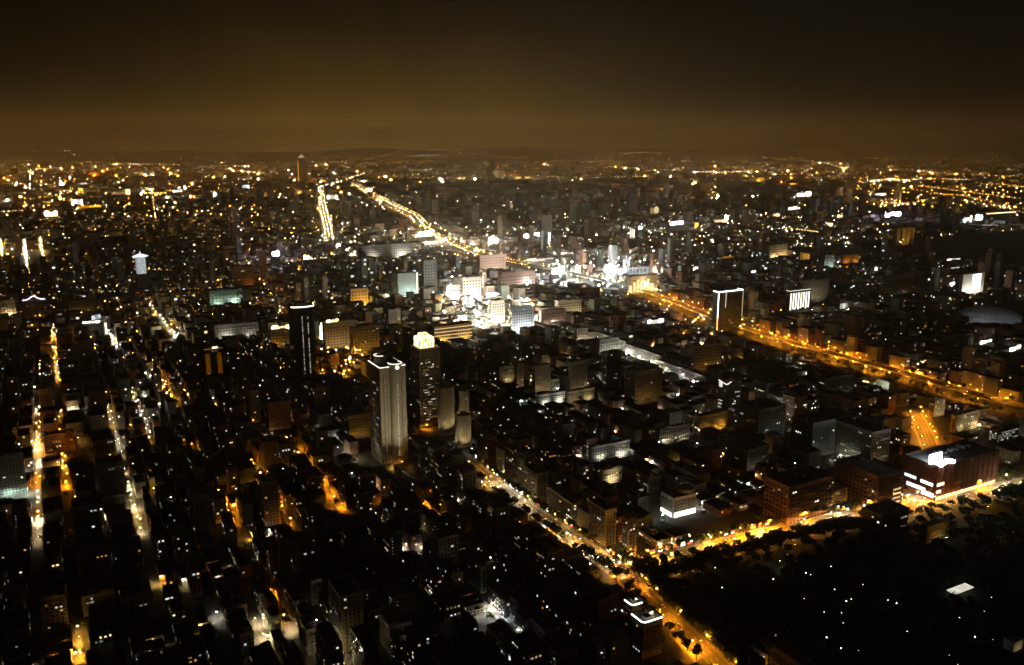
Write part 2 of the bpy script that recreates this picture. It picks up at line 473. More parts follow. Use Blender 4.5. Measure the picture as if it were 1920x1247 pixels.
# lanes between the apartment rows: u-range, v, lamp colours
LANE_V = []
def snap(px0, px1):
    """lanes run true to the street grid"""
    (ua, va), (ub, vb) = uv(at(*px0)), uv(at(*px1))
    v = (va + vb) / 2
    if abs(va - vb) > 40 or max(ua, ub) > 2100: return at(*px0), at(*px1)
    near_ = [q for q in LANE_V if abs(q - v) < 19]
    if near_: v = min(near_, key=lambda q: abs(q - v))
    else: LANE_V.append(v)
    return xy(ua, v), xy(ub, v)
def lane(px0, px1, cols, power, street, step=20.0, h=6.5):
    a, b = snap(px0, px1)
    lamp_line([a, b], 1.8, 17.0, cols, power * 16.0, street, h, False, 0.0, .5, .3, .65)
    ROAD_Z[0] += .006
    road('lane', [a, b], 2.8, 0, ROAD_Z[0], False).data.materials[0] = M_LANE
LANES = [
    ((81, 1012), (66, 768), [C_WARM, C_SOD, C_SOD, C_WHITE], 420, 'the leftmost bright lane'),
    ((108, 715), (99, 615), [C_SOD, C_SOD, C_WHITE], 480, 'the upper leftmost lane'),
    ((160, 912), (136, 766), [C_SOD, C_SOD, C_AMB], 420, 'the second lane from the left'),
    ((241, 892), (197, 762), [C_WARM, C_WHITE, C_AMB], 150, 'the third lane from the left'),
    ((287, 832), (246, 735), [C_WHITE, C_WARM, C_AMB], 170, 'the fourth lane from the left'),
    ((328, 772), (299, 708), [C_SOD, C_AMB], 480, 'the fifth lane from the left'),
    ((541, 992), (472, 858), [C_SOD, C_AMB, C_SOD], 520, 'the dim orange lane'),
    ((642, 955), (527, 822), [C_AMB, C_SOD, C_SOD], 520, 'the amber lane by the pale wall'),
    ((693, 912), (602, 812), [C_WHITE, C_WHITE, C_WARM], 420, 'the white lane along the pale wall'),
    ((1562, 842), (1446, 774), [C_WHITE, C_WARM], 800, 'the lane left of the beige offices'),
    ((455, 1002), (418, 915), [C_SOD, C_AMB], 420, 'the orange lane left of the dim one'),
    ((770, 985), (704, 908), [C_WARM, C_SOD], 320, 'the lane right of the pale wall'),
    ((832, 1012), (790, 932), [C_SOD, C_SOD], 320, 'the lane below the ribbed towers'),
    ((505, 1238), (480, 1160), [C_WARM, C_AMB], 320, 'the low pale lane'),
    ((150, 1246), (118, 1188), [C_SOD, C_AMB], 420, 'the low left orange lane'),
    ((290, 990), (262, 905), [C_WARM, C_AMB], 220, 'the dim lane low on the left'),
    ((572, 1192), (544, 1112), [C_SOD, C_SOD, C_WARM], 500, 'the low orange lane'),
    ((652, 1236), (588, 1192), [C_WHITE, C_WARM], 520, 'the low bent white lane'),
    ((1000, 1250), (884, 1135), [C_COOL, C_WHITE], 320, 'the cold white lane'),
    ((52, 512), (46, 452), [C_WARM, C_WHITE], 420, 'the far white lane, left'),
    ((84, 498), (75, 448), [C_WARM, C_AMB], 420, 'the far short lane, left'),
    ((3, 495), (2, 450), [C_WARM, C_AMB], 600, 'the far border lane'),
    ((336, 642), (280, 572), [C_AMB, C_WARM, C_WHITE], 900, 'the upper left amber lane'),
    ((214, 655), (200, 625), [C_WHITE, C_WARM], 700, 'the short pale lane'),
]
for a, b, c, pw, nm in LANES: lane(a, b, c, pw, nm)
for a, b, c, pw, nm in LANES:
    for p, d in resample(list(snap(a, b)), 12):
        ROADPTS.append((-9, 0, 0, p, 3.6))

# single strong lamps in courts, yards and crossings
SPOTS = [
    (1135, 1075, C_WARM, 1600), (1160, 1066, C_WHITE, 1600), (1180, 1052, C_AMB, 1400), (1150, 1095, C_SOD, 1200),
    (1240, 1030, C_WHITE, 900), (1262, 1022, C_GREEN, 900), (1225, 1000, C_AMB, 900), (1285, 1012, C_GREEN, 700),
    (1430, 1003, C_WHITE, 2600), (1460, 1015, C_WARM, 1800), (1330, 1018, C_AMB, 900), (1510, 985, C_WHITE, 2200), (1555, 972, C_WHITE, 1700), (1590, 965, C_WHITE, 1800), (1620, 958, C_WARM, 1600), (1680, 945, C_WHITE, 1600),
    (1720, 935, C_WHITE, 2600), (1760, 935, C_WARM, 3000), (1800, 928, C_WHITE, 2800), (1840, 922, C_WARM, 2400), (1700, 960, C_AMB, 1600), (1780, 955, C_AMB, 1600), (1820, 965, C_SOD, 1600), (1860, 948, C_SOD, 1500),
    (1762, 972, C_WARM, 2600), (1866, 1016, C_WARM, 2400), (1900, 1010, C_SOD, 1500), (1890, 930, C_SOD, 1700),
    (940, 922, C_SOD, 1500), (958, 925, C_WHITE, 1600), (985, 950, C_WARM, 1000), (1020, 985, C_WHITE, 1000), (1050, 1005, C_WHITE, 1000),
    (632, 992, C_WARM, 2200), (708, 968, C_WARM, 1000), (820, 952, C_SOD, 1000), (432, 948, C_SOD, 800), (470, 1000, C_AMB, 900), (505, 1003, C_WHITE, 800), (440, 1040, C_WARM, 900), (390, 1048, C_AMB, 500),
    (104, 1228, C_SOD, 1100), (125, 1215, C_AMB, 1000), (140, 1240, C_WHITE, 1600), (34, 1238, C_WHITE, 1800), (278, 1232, C_WHITE, 1700), (282, 1196, C_WARM, 700), (350, 1182, C_WHITE, 700), (378, 1185, C_AMB, 600), (425, 1178, C_AMB, 600), (410, 1160, C_WHITE, 500), (188, 1243, C_WARM, 900),
    (495, 1175, C_WARM, 600), (505, 1205, C_WARM, 700), (925, 1205, C_WHITE, 800), (950, 1230, C_COOL, 900), (908, 1160, C_WHITE, 700), (880, 1125, C_SOD, 700), (820, 1208, C_WHITE, 900), (757, 1028, C_WHITE, 600),
    (360, 840, C_SOD, 1200), (72, 828, C_SOD, 1300), (62, 835, C_WHITE, 1600), (148, 830, C_AMB, 1000), (136, 772, C_WHITE, 2600), (70, 775, C_WHITE, 1500), (80, 985, C_WHITE, 700), (20, 930, C_GREEN, 1200), (52, 928, C_GREEN, 900), (40, 890, C_GREEN, 500),
    (202, 975, C_WARM, 1000), (235, 985, C_AMB, 500), (262, 985, C_AMB, 400), (300, 1088, C_WHITE, 900), (270, 1085, C_COOL, 1000), (338, 1088, C_WHITE, 700), (518, 800, C_WHITE, 1600), (530, 795, C_AMB, 1600), (508, 815, C_WARM, 900),
    (640, 692, C_SOD, 2200), (660, 680, C_SOD, 2400), (620, 690, C_AMB, 2200), (680, 672, C_SOD, 2000), (605, 700, C_SOD, 1700), (650, 705, C_AMB, 1500), (670, 662, C_WARM, 1900), (630, 662, C_WHITE, 1500),
    (790, 795, C_WARM, 1600), (800, 805, C_SOD, 1600), (775, 818, C_AMB, 1200), (640, 790, C_WARM, 1500), (655, 812, C_AMB, 1200), (690, 805, C_AMB, 1000), (735, 880, C_AMB, 1200), (755, 893, C_WHITE, 900), (757, 875, C_SOD, 900),
    (875, 835, C_WHITE, 1800), (860, 832, C_WHITE, 1200), (885, 850, C_WHITE, 1000), (1140, 905, C_WHITE, 1300), (1150, 900, C_AMB, 1000), (1110, 862, C_GREEN, 1600), (1130, 850, C_WHITE, 1600), (1170, 850, C_WHITE, 1600), (1195, 860, C_WHITE, 800),
    (1010, 752, C_WHITE, 1800), (1040, 748, C_WHITE, 1300), (1070, 742, C_WARM, 1200), (1100, 740, C_WARM, 1100), (975, 758, C_GREEN, 900),
    (1255, 968, C_WHITE, 2400), (1275, 948, C_WHITE, 2600), (1240, 975, C_GREEN, 1600), (1300, 942, C_WHITE, 1500), (1345, 930, C_WHITE, 1700), (1370, 918, C_WHITE, 1900), (1385, 910, C_WHITE, 1400), (1420, 915, C_WHITE, 900),
    (1355, 800, C_AMB, 1300), (1330, 795, C_WARM, 1200), (1290, 808, C_WHITE, 1200), (1235, 838, C_WHITE, 900), (1310, 815, C_AMB, 800), (1250, 815, C_AMB, 700),
    (1575, 862, C_WHITE, 1700), (1640, 862, C_WHITE, 1700), (1610, 858, C_GREEN, 1200), (1500, 802, C_WARM, 900), (1462, 785, C_WHITE, 1800), (1480, 795, C_WARM, 1200), (1448, 775, C_WHITE, 1600),
    (1845, 800, C_WARM, 3000), (1860, 795, C_WHITE, 2600), (1835, 805, C_WARM, 2200), (1880, 815, C_WHITE, 1600), (1650, 733, C_WHITE, 5000), (1620, 722, C_WARM, 2200), (1640, 720, C_AMB, 2200), (1715, 742, C_WHITE, 2200), (1720, 690, C_WARM, 3500), (1735, 690, C_AMB, 2500), (1705, 697, C_SOD, 1800),
    (1500, 690, C_WARM, 1500), (1285, 605, C_WHITE, 3000), (1310, 622, C_WHITE, 2500), (1335, 620, C_WHITE, 2500), (1385, 605, C_AMB, 1800), (1395, 590, C_WARM, 1800),
    (1705, 938, C_WARM, 3000), (1735, 945, C_AMB, 3000), (1745, 928, C_WHITE, 3000), (1790, 940, C_WARM, 3000), (1812, 942, C_SOD, 2600), (1830, 935, C_WARM, 3000), (1855, 935, C_AMB, 2600), (1770, 945, C_WARM, 2600), (1690, 972, C_SOD, 2200), (1720, 962, C_AMB, 2200), (1850, 962, C_SOD, 2200), (1836, 985, C_SOD, 1500),  # lamps added around the store to make the plaza blaze
    (1100, 1040, C_WHITE, 1500), (1085, 1022, C_AMB, 1500), (1062, 1012, C_WARM, 1500), (1035, 992, C_WARM, 1500), (1005, 970, C_AMB, 1500), (972, 942, C_WARM, 1500), (1120, 1058, C_WARM, 2000),
    (1475, 1052, C_WARM, 900), (1464, 1064, C_WHITE, 900), (1490, 1032, C_SOD, 1400), (1470, 1025, C_AMB, 1500), (1775, 1020, C_WHITE, 900),
]
SPOTPTS = []
for i, (x, y, c, pw) in enumerate(SPOTS):
    p = at(x, y)
    band = lambda t: 'lowest edge' if t > 1130 else 'lower part' if t > 960 else 'middle' if t > 700 else 'upper part'
    rank = 1 + sum(1 for q in SPOTS if q[0] < x and band(q[1]) == band(y))
    hot = x > 1680 and y > 900
    if x < 480 and y > 960 and c in (C_WHITE, C_COOL) and random.random() < .6: c = random.choice((C_WARM, C_AMB))
    sh_ = True if hot else random.random() < (.3 if (x > 880 and y < 960) or (1130 < x < 1180 and y > 1000) else .5 if y > 1090 else .7)
    inpark = uv(p)[1] > 446 and uv(p)[0] < 572
    lamp(p, c, pw * (2.2 if sh_ else .9) * (.12 if inpark else 4.5 if hot else 2.4 if x < 760 and y > 920 else 1), '%s yard lamp, %s from the left in the %s of the photo' % (CN[c], ordn(rank), band(y)), 6.5, 1.2, random.uniform(0, 6.28), 1.15, 'lamps of courts and crossings', 0.0, sh_)
    SPOTPTS.append(proj(p))

HAZE = 4.6e-5
# ------------------------------------------------------------------ placing buildings by where they stand in the street grid
def solve_w(O, xr, z):
    k = (xr - 960) / F
    return (k * (O.y * CP + (EYE - z) * SP) - O.x) / (CG - k * SG * CP)
def solve_d(O, xf, z):
    k = (xf - 960) / F
    return (O.x - k * (O.y * CP + (EYE - z) * SP)) / (k * CG * CP + SG)
def height_at(O, x, y):
    a, b, c = ray(x, y)
    return EYE + c * (O.y / b)
def site(xfar, xl, xr, yb=None, yt=None, h=None, dmax=60.0, dmin=8.0):
    """near corner of a grid-aligned block -> centre of its footprint, width, depth, height"""
    if yb is not None:
        O = at(xl, yb); z = 0.0
        if h is None: h = height_at(O, xl, yt)
    else:
        O = at(xl, yt, h); z = h
    w = max(4.0, solve_w(O, xr, z))
    d = min(dmax, max(dmin, solve_d(O, xfar, z))) if xfar is not None else dmax
    O.z = 0.0
    c = O + Vector((CG, SG, 0)) * (w / 2) + Vector((-SG, CG, 0)) * (d / 2)
    u, v = uv(c)
    TAKEN.append((u - d / 2 - 2, u + d / 2 + 2, v - w / 2 - 2, v + w / 2 + 2))
    return c, w, d, h
def guard(c, w, d, h, frac=1.0, near=None):
    xs, ys = [], []
    for du in (-d / 2, d / 2):
        for dv in (-w / 2, w / 2):
            p = c + Vector((CG, SG, 0)) * dv + Vector((-SG, CG, 0)) * du
            for z in (0, h):
                x, y, dd = proj((p.x, p.y, z)); xs.append(x); ys.append(y)
    dd = proj(c)[2] - d / 2 - w / 4
    GUARD.append((min(xs), max(xs), min(ys), min(ys) + (max(ys) - min(ys)) * frac, dd))

WIN = {}
def win_mesh(mat, ww, wh):
    k = (mat.name, ww, wh)
    if k not in WIN:
        mb = MB()
        mb.box(-ww / 2, -0.05, 0, ww / 2, 0.02, wh, 0)
        for x0, x1 in ((-ww / 2 - 0.07, -ww / 2), (ww / 2, ww / 2 + 0.07), (-0.03, 0.03)): mb.box(x0, -0.09, -0.06, x1, 0.0, wh + 0.06, 1)
        mb.box(-ww / 2 - 0.15, -0.16, -0.16, ww / 2 + 0.15, 0.0, -0.06, 1)
        WIN[k] = mb.mesh('window', [mat, M_FRAME])
    return WIN[k]
# faces of a block in its own axes: 0 front (-y), 1 left (-x), 2 right (+x), 3 back
def face_xf(face, w, d, t, out=0.0):
    if face == 0: return (t, -d / 2 - out), 0.0
    if face == 1: return (-w / 2 - out, -t), -math.pi / 2
    if face == 2: return (w / 2 + out, t), math.pi / 2
    return (-t, d / 2 + out), math.pi
def add_win(root, w, d, face, t, z, mat, ww=1.7, wh=1.5, name='window'):
    (x, y), rz = face_xf(face, w, d, t)
    return put(name, win_mesh(mat, ww, wh), root, (x, y, z), rz)
def add_panel(root, w, d, face, t0, t1, z0, z1, mat, name='lit_panel', thick=0.25, back=0.0):
    mb = MB(); mb.box(t0, -thick, z0, t1, -back, z1)
    (x, y), rz = face_xf(face, w, d, 0)
    return put(name, mb.mesh(name, mat), root, (x, y, 0), rz)
WINCOL = [(C_WHITE, 1.0), (C_WHITE, 1.8), (C_WHITE, 3.5), (C_COOL, 1.0), (C_COOL, 1.8), (C_WARM, 0.8), (C_WARM, 2.5), (C_GREEN, 0.7), (C_AMB, 0.9), (C_WHITE, 0.4), (C_COOL, 0.25), (C_WARM, 0.3), (C_AMB, 0.35)]
WMATS = [G(c, s, False, 0.45) for c, s in WINCOL]
def lit_windows(root, w, d, h, n, faces=(0, 1), fh=3.3, step=3.4, mats=None, z0=None):
    slots = []
    nf = max(1, int((h - 1.0) / fh))
    for fc in faces:
        L = w if fc in (0, 3) else d
        nc = max(1, int((L - 1.5) / step))
        for i in range(nc):
            for k in range(1 if nf > 1 else 0, nf):
                slots.append((fc, (i - (nc - 1) / 2) * step, k * fh + 1.0))
    random.shuffle(slots)
    have = set(slots)
    picks = []
    for fc, t, z in slots:
        if len(picks) >= n: break
        if (fc, t, z) not in have: continue
        m_ = random.choice(mats or WMATS)
        while (fc, t, z) in have and len(picks) < n:                 # a flat often lights two or three windows in a row
            have.discard((fc, t, z)); picks.append((fc, t, z, m_)); t = t + step
            if random.random() < .5: break
    for fc, t, z, m_ in picks:
        add_win(root, w, d, fc, t, z, m_, random.choice((1.3, 1.7, 1.7, 2.3)), random.choice((1.2, 1.5, 1.7)))
def glazing(w, d, h, fh=3.3, step=3.4, faces=(0, 1, 2, 3), ww=1.7, wh=1.5):
    mb = MB(); nf = max(1, int((h - 1.0) / fh))
    for fc in faces:
        L = w if fc in (0, 3) else d
        nc = max(1, int((L - 1.5) / step))
        for i in range(nc):
            t = (i - (nc - 1) / 2) * step
            for k in range(nf):
                z = k * fh + 1.0
                (x, y), rz = face_xf(fc, w, d, t, 0.025)
                c, s = math.cos(rz), math.sin(rz)
                a = (x - c * ww / 2, y - s * ww / 2); b = (x + c * ww / 2, y + s * ww / 2)
                mb.quad((a[0], a[1], z), (b[0], b[1], z), (b[0], b[1], z + wh), (a[0], a[1], z + wh))
    return mb
def block(root, w, d, h, wall, roof, ledges=True, glass=True, fh=3.3, tanks=None, parapet=True, shed=None, stair=True, gs=1.0):
    mb = MB(); mb.box(-w / 2, -d / 2, 0, w / 2, d / 2, h, 0, False, 1)
    put('wall', mb.mesh('wall', [wall, roof]), root)
    if parapet:
        mb = MB(); t = 0.3; z0, z1 = h, h + 1.0
        mb.box(-w / 2, -d / 2, z0, w / 2, -d / 2 + t, z1); mb.box(-w / 2, d / 2 - t, z0, w / 2, d / 2, z1)
        mb.box(-w / 2, -d / 2 + t, z0, -w / 2 + t, d / 2 - t, z1); mb.box(w / 2 - t, -d / 2 + t, z0, w / 2, d / 2 - t, z1)
        put('parapet', mb.mesh('parapet', wall), root)
    if ledges:
        mb = MB(); o = random.choice((0.45, 0.8, 1.1))
        for k in range(1, max(2, int(h / fh))):
            z = k * fh + 0.15
            mb.box(-w / 2 + 0.3, -d / 2 - o, z, w / 2 - 0.3, -d / 2, z + 0.22); mb.box(-w / 2 - o, -d / 2 + 0.3, z, -w / 2, d / 2 - 0.3, z + 0.22)
        put('balcony_ledge', mb.mesh('balcony_ledge', wall), root)
    if glass:
        tag(put('glazing', glazing(w, d, h, fh * gs, 3.4 * gs, ww=1.8 * gs, wh=1.5 * gs).mesh('glazing', M_GLASS), root), kind='stuff')
    sw, sd_ = min(5.5, w * 0.4), min(4.5, d * 0.4)
    sx, sy = random.uniform(-1, 1) * (w / 2 - sw), random.uniform(-1, 1) * (d / 2 - sd_)
    if stair:
        mb = MB(); mb.box(sx - sw / 2, sy - sd_ / 2, h, sx + sw / 2, sy + sd_ / 2, h + 2.8, 0, False, 1)
        mb.box(sx - sw / 2 - 0.3, sy - sd_ / 2 - 0.3, h + 2.8, sx + sw / 2 + 0.3, sy + sd_ / 2 + 0.3, h + 3.0, 1)
        sh_ = put('stair_house', mb.mesh('stair_house', [wall, roof]), root)
        mb = MB(); mb.box(sx - .5, sy - sd_ / 2 - .06, h + .05, sx + .5, sy - sd_ / 2, h + 2.1); put('door', mb.mesh('door', M_STEEL), sh_)
    if glass and w > 8 and d > 8:
        mb = MB()
        for k in range(random.randint(3, 8)):
            x, y = random.uniform(-1, 1) * (w / 2 - 1.5), random.uniform(-1, 1) * (d / 2 - 1.5)
            if stair and abs(x - sx) < sw / 2 + 1 and abs(y - sy) < sd_ / 2 + 1: continue
            a_, b_ = random.uniform(.5, 1.1), random.uniform(.4, .8)
            mb.box(x - a_, y - b_, h + .01, x + a_, y + b_, h + random.uniform(.7, 1.4))
        if len(mb.v): tag(put('roof_plant', mb.mesh('roof_plant', M_STEEL), root), kind='stuff')
    for k in range(random.choice((0, 1, 1, 2)) if tanks is None else tanks):
        tx, ty = random.uniform(-1, 1) * (w / 2 - 2.2), random.uniform(-1, 1) * (d / 2 - 2.2)
        if abs(tx - sx) < sw / 2 + 1.2 and abs(ty - sy) < sd_ / 2 + 1.2: continue
        put('water_tank', TANK, root, (tx, ty, h))
    if shed if shed is not None else random.random() < 0.4:
        L = w * 0.42; x0 = -w / 2 + 0.6 if sx > 0 else w / 2 - 0.6 - L
        mb = MB(); y0, y1 = -d / 2 + 0.6, d / 2 - 0.6
        mb.box(x0, y0, h, x0 + L, y1, h + 2.3, 0, False)
        mb.quad((x0 - 0.4, y0 - 0.3, h + 2.32), (x0 + L / 2, y0 - 0.3, h + 3.5), (x0 + L / 2, y1 + 0.3, h + 3.5), (x0 - 0.4, y1 + 0.3, h + 2.32), 1)
        mb.quad((x0 + L / 2, y0 - 0.3, h + 3.5), (x0 + L + 0.4, y0 - 0.3, h + 2.32), (x0 + L + 0.4, y1 + 0.3, h + 2.32), (x0 + L / 2, y1 + 0.3, h + 3.5), 1)
        put('roof_shed', mb.mesh('roof_shed', [wall, random.choice(ROOFS[2:])]), root)
_t = MB(); _t.cyl(0, 0, 0.95, 0.9, 2.7, 14); _t.cyl(0, 0, 0.95, 2.7, 3.05, 14, r1=0.25)
for _a in range(4): _t.bar((0.7 * math.cos(_a * 1.57), 0.7 * math.sin(_a * 1.57), 0), (0.7 * math.cos(_a * 1.57), 0.7 * math.sin(_a * 1.57), 0.95), 0.12)
TANK = _t.mesh('water_tank', M_TANK)

def led(root, pts, mat, t=0.6, name='led_strip'):
    mb = MB(); mb.line(pts, t); return put(name, mb.mesh(name, mat), root)
def landmark(name, label, px, phrase=None, wall='grey', h=None, dmax=60, n=0, faces=(0, 1), gfrac=1.0, cat='building', mats=None, **kw):
    xfar, xl, xr, yb, yt = px
    c, w, d, h = site(xfar, xl, xr, yb, yt, h, dmax)
    root = tag(empty(name, c, GA), label, cat)
    if gfrac: guard(c, w, d, h, gfrac)
    if phrase: LANDM.append((c, phrase, d))
    if kw.pop('body', True): block(root, w, d, h, WALLS[wall], random.choice(ROOFS[:2]), **kw)
    if n: lit_windows(root, w, d, h, n, faces, mats=mats)
    return root, c, w, d, h
FLOOD = {}
def floodlight(p, target, col, power, label, angle=60, h=2.2):
    """a small ground or mast floodlight with its own beam"""
    p, target = Vector(p), Vector(target)
    for t_ in (0, .2, .4, .6, .8):
        q_ = p.lerp(target, t_); u_, v_ = uv(q_); TAKEN.append((u_ - 4, u_ + 4, v_ - 5, v_ + 5))
    o = tag(empty('floodlight', (p.x, p.y, p.z)), label, 'floodlight', 'floodlights')
    if h not in FLOOD:
        mb = MB(); mb.cyl(0, 0, 0.12, 0, h, 8); m2 = MB(); m2.box(-0.5, -0.3, h, 0.5, 0.3, h + 0.5)
        FLOOD[h] = (mb.mesh('post', M_STEEL), m2.mesh('housing', M_STEEL))
    put('post', FLOOD[h][0], o); put('housing', FLOOD[h][1], o)
    ld = bpy.data.lights.new('beam', 'SPOT'); ld.energy = power; ld.color = col; ld.spot_size = R(angle); ld.spot_blend = 0.6; ld.shadow_soft_size = 0.4
    lo = bpy.data.objects.new('beam', ld); COL.objects.link(lo); lo.parent = o
    lo.location = (0, 0, h + 0.9)
    lo.rotation_euler = (target - p - Vector((0, 0, h + 0.9))).to_track_quat('-Z', 'Y').to_euler()
    return o
def loc(c, x, y, z=0.0): return c + Vector((CG, SG, 0)) * x + Vector((-SG, CG, 0)) * y + Vector((0, 0, z))

# --- the pale tower with two round drums on its roof
root, c, w, d, h = landmark('office_tower', 'tall pale tower with two round roof drums and white roof edge lights', (697, 718, 765, 872, 692), 'the twin-drum tower', 'beige', ledges=False, glass=False, tanks=0, shed=False, parapet=True)
LED = G(C_WHITE, 3.0)
z = h + 1.15
led(root, [(-w / 2, d / 2, z), (-w / 2, -d / 2, z), (w / 2, -d / 2, z)], LED, 0.8)
led(root, [(w / 2, -d / 2, z), (w / 2, d / 2, z)], G(C_WHITE, 0.8), 0.5)
mb = MB()
for x in (-w * .5 + .4, -w * .26, w * .36, w * .5 - .4):
    mb.box(x - .4, -d / 2 - .25, 0, x + .4, -d / 2, h)
for k in range(9):
    y = -d / 2 + d * k / 8
    mb.box(-w / 2 - .5, y - .3, 0, -w / 2, y + .3, h)
put('pilaster', mb.mesh('pilaster', WALLS['beige']), root)
tag(put('front_glazing', glazing(w, d, h - 5, 3.1, 4.0, (0,), 1.5, 1.7).mesh('front_glazing', M_GLASS), root), kind='stuff')
rd = w * 0.24; cx = w * 0.10
def drum(cx, cy_, r, z0, z1, nm, mat): 
    mb = MB(); mb.cyl(cx, cy_, r, z0, z1, 28); return put(nm, mb.mesh(nm, [mat]), root)
drum(cx, -d / 2 + rd * 0.15, rd, 0, h + 5, 'round_bay', WALLS['beige']); drum(-w * 0.12, d * 0.28, rd * 0.95, h, h + 9, 'round_drum', WALLS['beige'])
def arc(cx, cy_, r, z, a0, a1, n=18): return [(cx + r * math.cos(R(a0 + (a1 - a0) * i / n)), cy_ + r * math.sin(R(a0 + (a1 - a0) * i / n)), z) for i in range(n + 1)]
led(root, arc(cx, -d / 2 + rd * 0.15, rd + 0.2, h + 5.2, 150, 400), LED, 0.8); led(root, arc(-w * 0.12, d * 0.28, rd * 0.95, h + 9.2, 100, 280), LED, 0.7)
mb = MB(); mb.cyl(0, 0, 2.2, 0, 0.4, 20); sg = put('round_sign', mb.mesh('round_sign', G(C_WHITE, 6)), root, (cx, -d / 2 - rd * 0.9, h + 1.0)); sg.rotation_euler = (math.pi / 2, 0, 0)
tag(put('glazing', glazing(w * 0.96, d, h - 6, 3.4, 5.2, (1, 2, 3)).mesh('glazing', M_GLASS), root), kind='stuff')
for k in range(3, int((h - 14) / 3.1)):
    (x_, y_) = (cx, -d / 2 + rd * 0.15 - rd)
    put('window', win_mesh(G(C_WHITE, 1.3 if random.random() < .75 else 0.4), 1.0, 1.1), root, (x_, y_, k * 3.1 + 2))
    if random.random() < 0.5: add_win(root, w, d, 0, -w * 0.33, k * 3.1 + 2, G(C_WARM, 0.6), 0.9, 1.2)
    if random.random() < 0.25: add_win(root, w, d, 0, w * 0.40, k * 3.1 + 2, G(C_WARM, 0.3), 0.9, 1.2)
for k in range(3, int((h - 18) / 3.3)):
    if random.random() < 0.62:
        L = random.uniform(5, 13); t = random.uniform(-d / 2 + 8, d / 2 - 8)
        add_panel(root, w, d, 1, t - L / 2, t + L / 2, k * 3.3 + 1, k * 3.3 + 2.0, random.choice((G(C_WHITE, 0.9, var=.4), G(C_WARM, 0.45, var=.4), G(C_WHITE, 0.3, var=.4))), 'window_band', 0.08)
floodlight(loc(c, 2, -d / 2 - 75, 20), loc(c, 0, -d / 2, h * 0.6), (1.0, .88, .6), 280000, 'floodlight on a low roof aimed at the twin-drum tower', 75, 3.0)
floodlight(loc(c, 14, -d / 2 - 20), loc(c, 6, -d / 2, h * 0.3), C_AMB, 9000, 'amber floodlight on the ground before the twin-drum tower', 80)

# --- the tower with the glowing crown
root, c, w, d, h = landmark('office_tower', 'dark tower with a glowing pale yellow crown and lit stair windows', (774, 789, 827, 800, 656), 'the tower with the glowing crown', 'beige', n=26, ledges=True, tanks=0, shed=False, mats=[G(C_WHITE, 2, var=.4), G(C_WARM, .8, var=.4), G(C_WHITE, .5, var=.4), G(C_AMB, .6, var=.4)])
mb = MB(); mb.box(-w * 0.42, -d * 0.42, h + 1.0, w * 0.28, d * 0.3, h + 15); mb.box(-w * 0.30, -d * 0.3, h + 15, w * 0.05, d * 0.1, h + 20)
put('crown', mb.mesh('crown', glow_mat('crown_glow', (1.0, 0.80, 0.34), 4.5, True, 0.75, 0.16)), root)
mb = MB()
for k in range(6):
    x = -w * .42 + w * .7 * k / 5; mb.box(x - .35, -d * .42 - .6, h + 1.0, x + .35, -d * .42 - .01, h + 13.5 + 2.5 * (k % 2))
for k in range(4):
    y = -d * .42 + d * .72 * k / 3; mb.box(-w * .42 - .6, y - .35, h + 1.0, -w * .42 - .01, y + .35, h + 14)
put('crown_fin', mb.mesh('crown_fin', WALLS['beige']), root)
for k in range(2, int(h / 3.6)):
    if random.random() < 0.7:
        t = random.uniform(-w * .3, w * .2); L = random.uniform(3, 9)
        add_panel(root, w, d, 0, t - L / 2, t + L / 2, k * 3.6 + 1, k * 3.6 + 2.2, random.choice((G(C_WARM, .5, var=.4), G(C_WARM, .22, var=.4), G(C_WHITE, .9, var=.4))), 'window_band', 0.08)
floodlight(loc(c, -10, -d / 2 - 30), loc(c, -4, -d / 2, h * 0.5), C_WARM, 26000, 'warm floodlight below the tower with the glowing crown', 85)

# --- three pale ribbed towers beside it
def ribbed(px, label, phrase, power):
    root, c, w, d, h = landmark('apartment_tower', label, px, phrase, 'beige', body=False, dmax=26)
    pts = []
    for i in range(16):
        a = 2 * math.pi * (i + 0.5) / 16; q = 0.92
        pts.append((w / 2 * math.copysign(abs(math.cos(a)) ** 0.55, math.cos(a)), d / 2 * math.copysign(abs(math.sin(a)) ** 0.55, math.sin(a))))
    mb = MB(); mb.prism(pts, 0, h, 0, 1); put('wall', mb.mesh('wall', [WALLS['beige'], ROOFS[0]]), root)
    mb = MB()
    for i in range(40):
        a = 2 * math.pi * i / 40
        x, y = w / 2 * math.copysign(abs(math.cos(a)) ** 0.55, math.cos(a)), d / 2 * math.copysign(abs(math.sin(a)) ** 0.55, math.sin(a))
        mb.bar((x, y, 0), (x, y, h + 1.2), 0.5)
    put('fin', mb.mesh('fin', WALLS['white']), root)
    mb = MB(); mb.cyl(0, 0, min(w, d) * 0.28, h, h + 4, 16); put('roof_house', mb.mesh('roof_house', WALLS['grey']), root)
    lit_windows(root, w * .9, d * .98, h, 5)
    floodlight(loc(c, -4, -d / 2 - 16), loc(c, -1, -d / 2, h * 0.55), C_WARM, power, 'floodlight at the foot of %s' % phrase, 95)
    floodlight(loc(c, -w / 2 - 12, 2), loc(c, -w / 2, 0, h * 0.5), C_WARM, power * .7, 'second floodlight at the left foot of %s' % phrase, 95)
ribbed((820, 829, 855, 818, 730), 'pale rounded apartment tower lit from below, tallest of three right of crown tower', 'the tallest ribbed tower', 30000)
ribbed((860, 865, 881, 812, 736), 'slim pale rounded tower half hidden behind the tallest ribbed tower', 'the slim ribbed tower', 16000)
ribbed((853, 860, 886, 842, 782), 'short pale rounded tower with white light at its foot, lowest of three', 'the short ribbed tower', 26000)

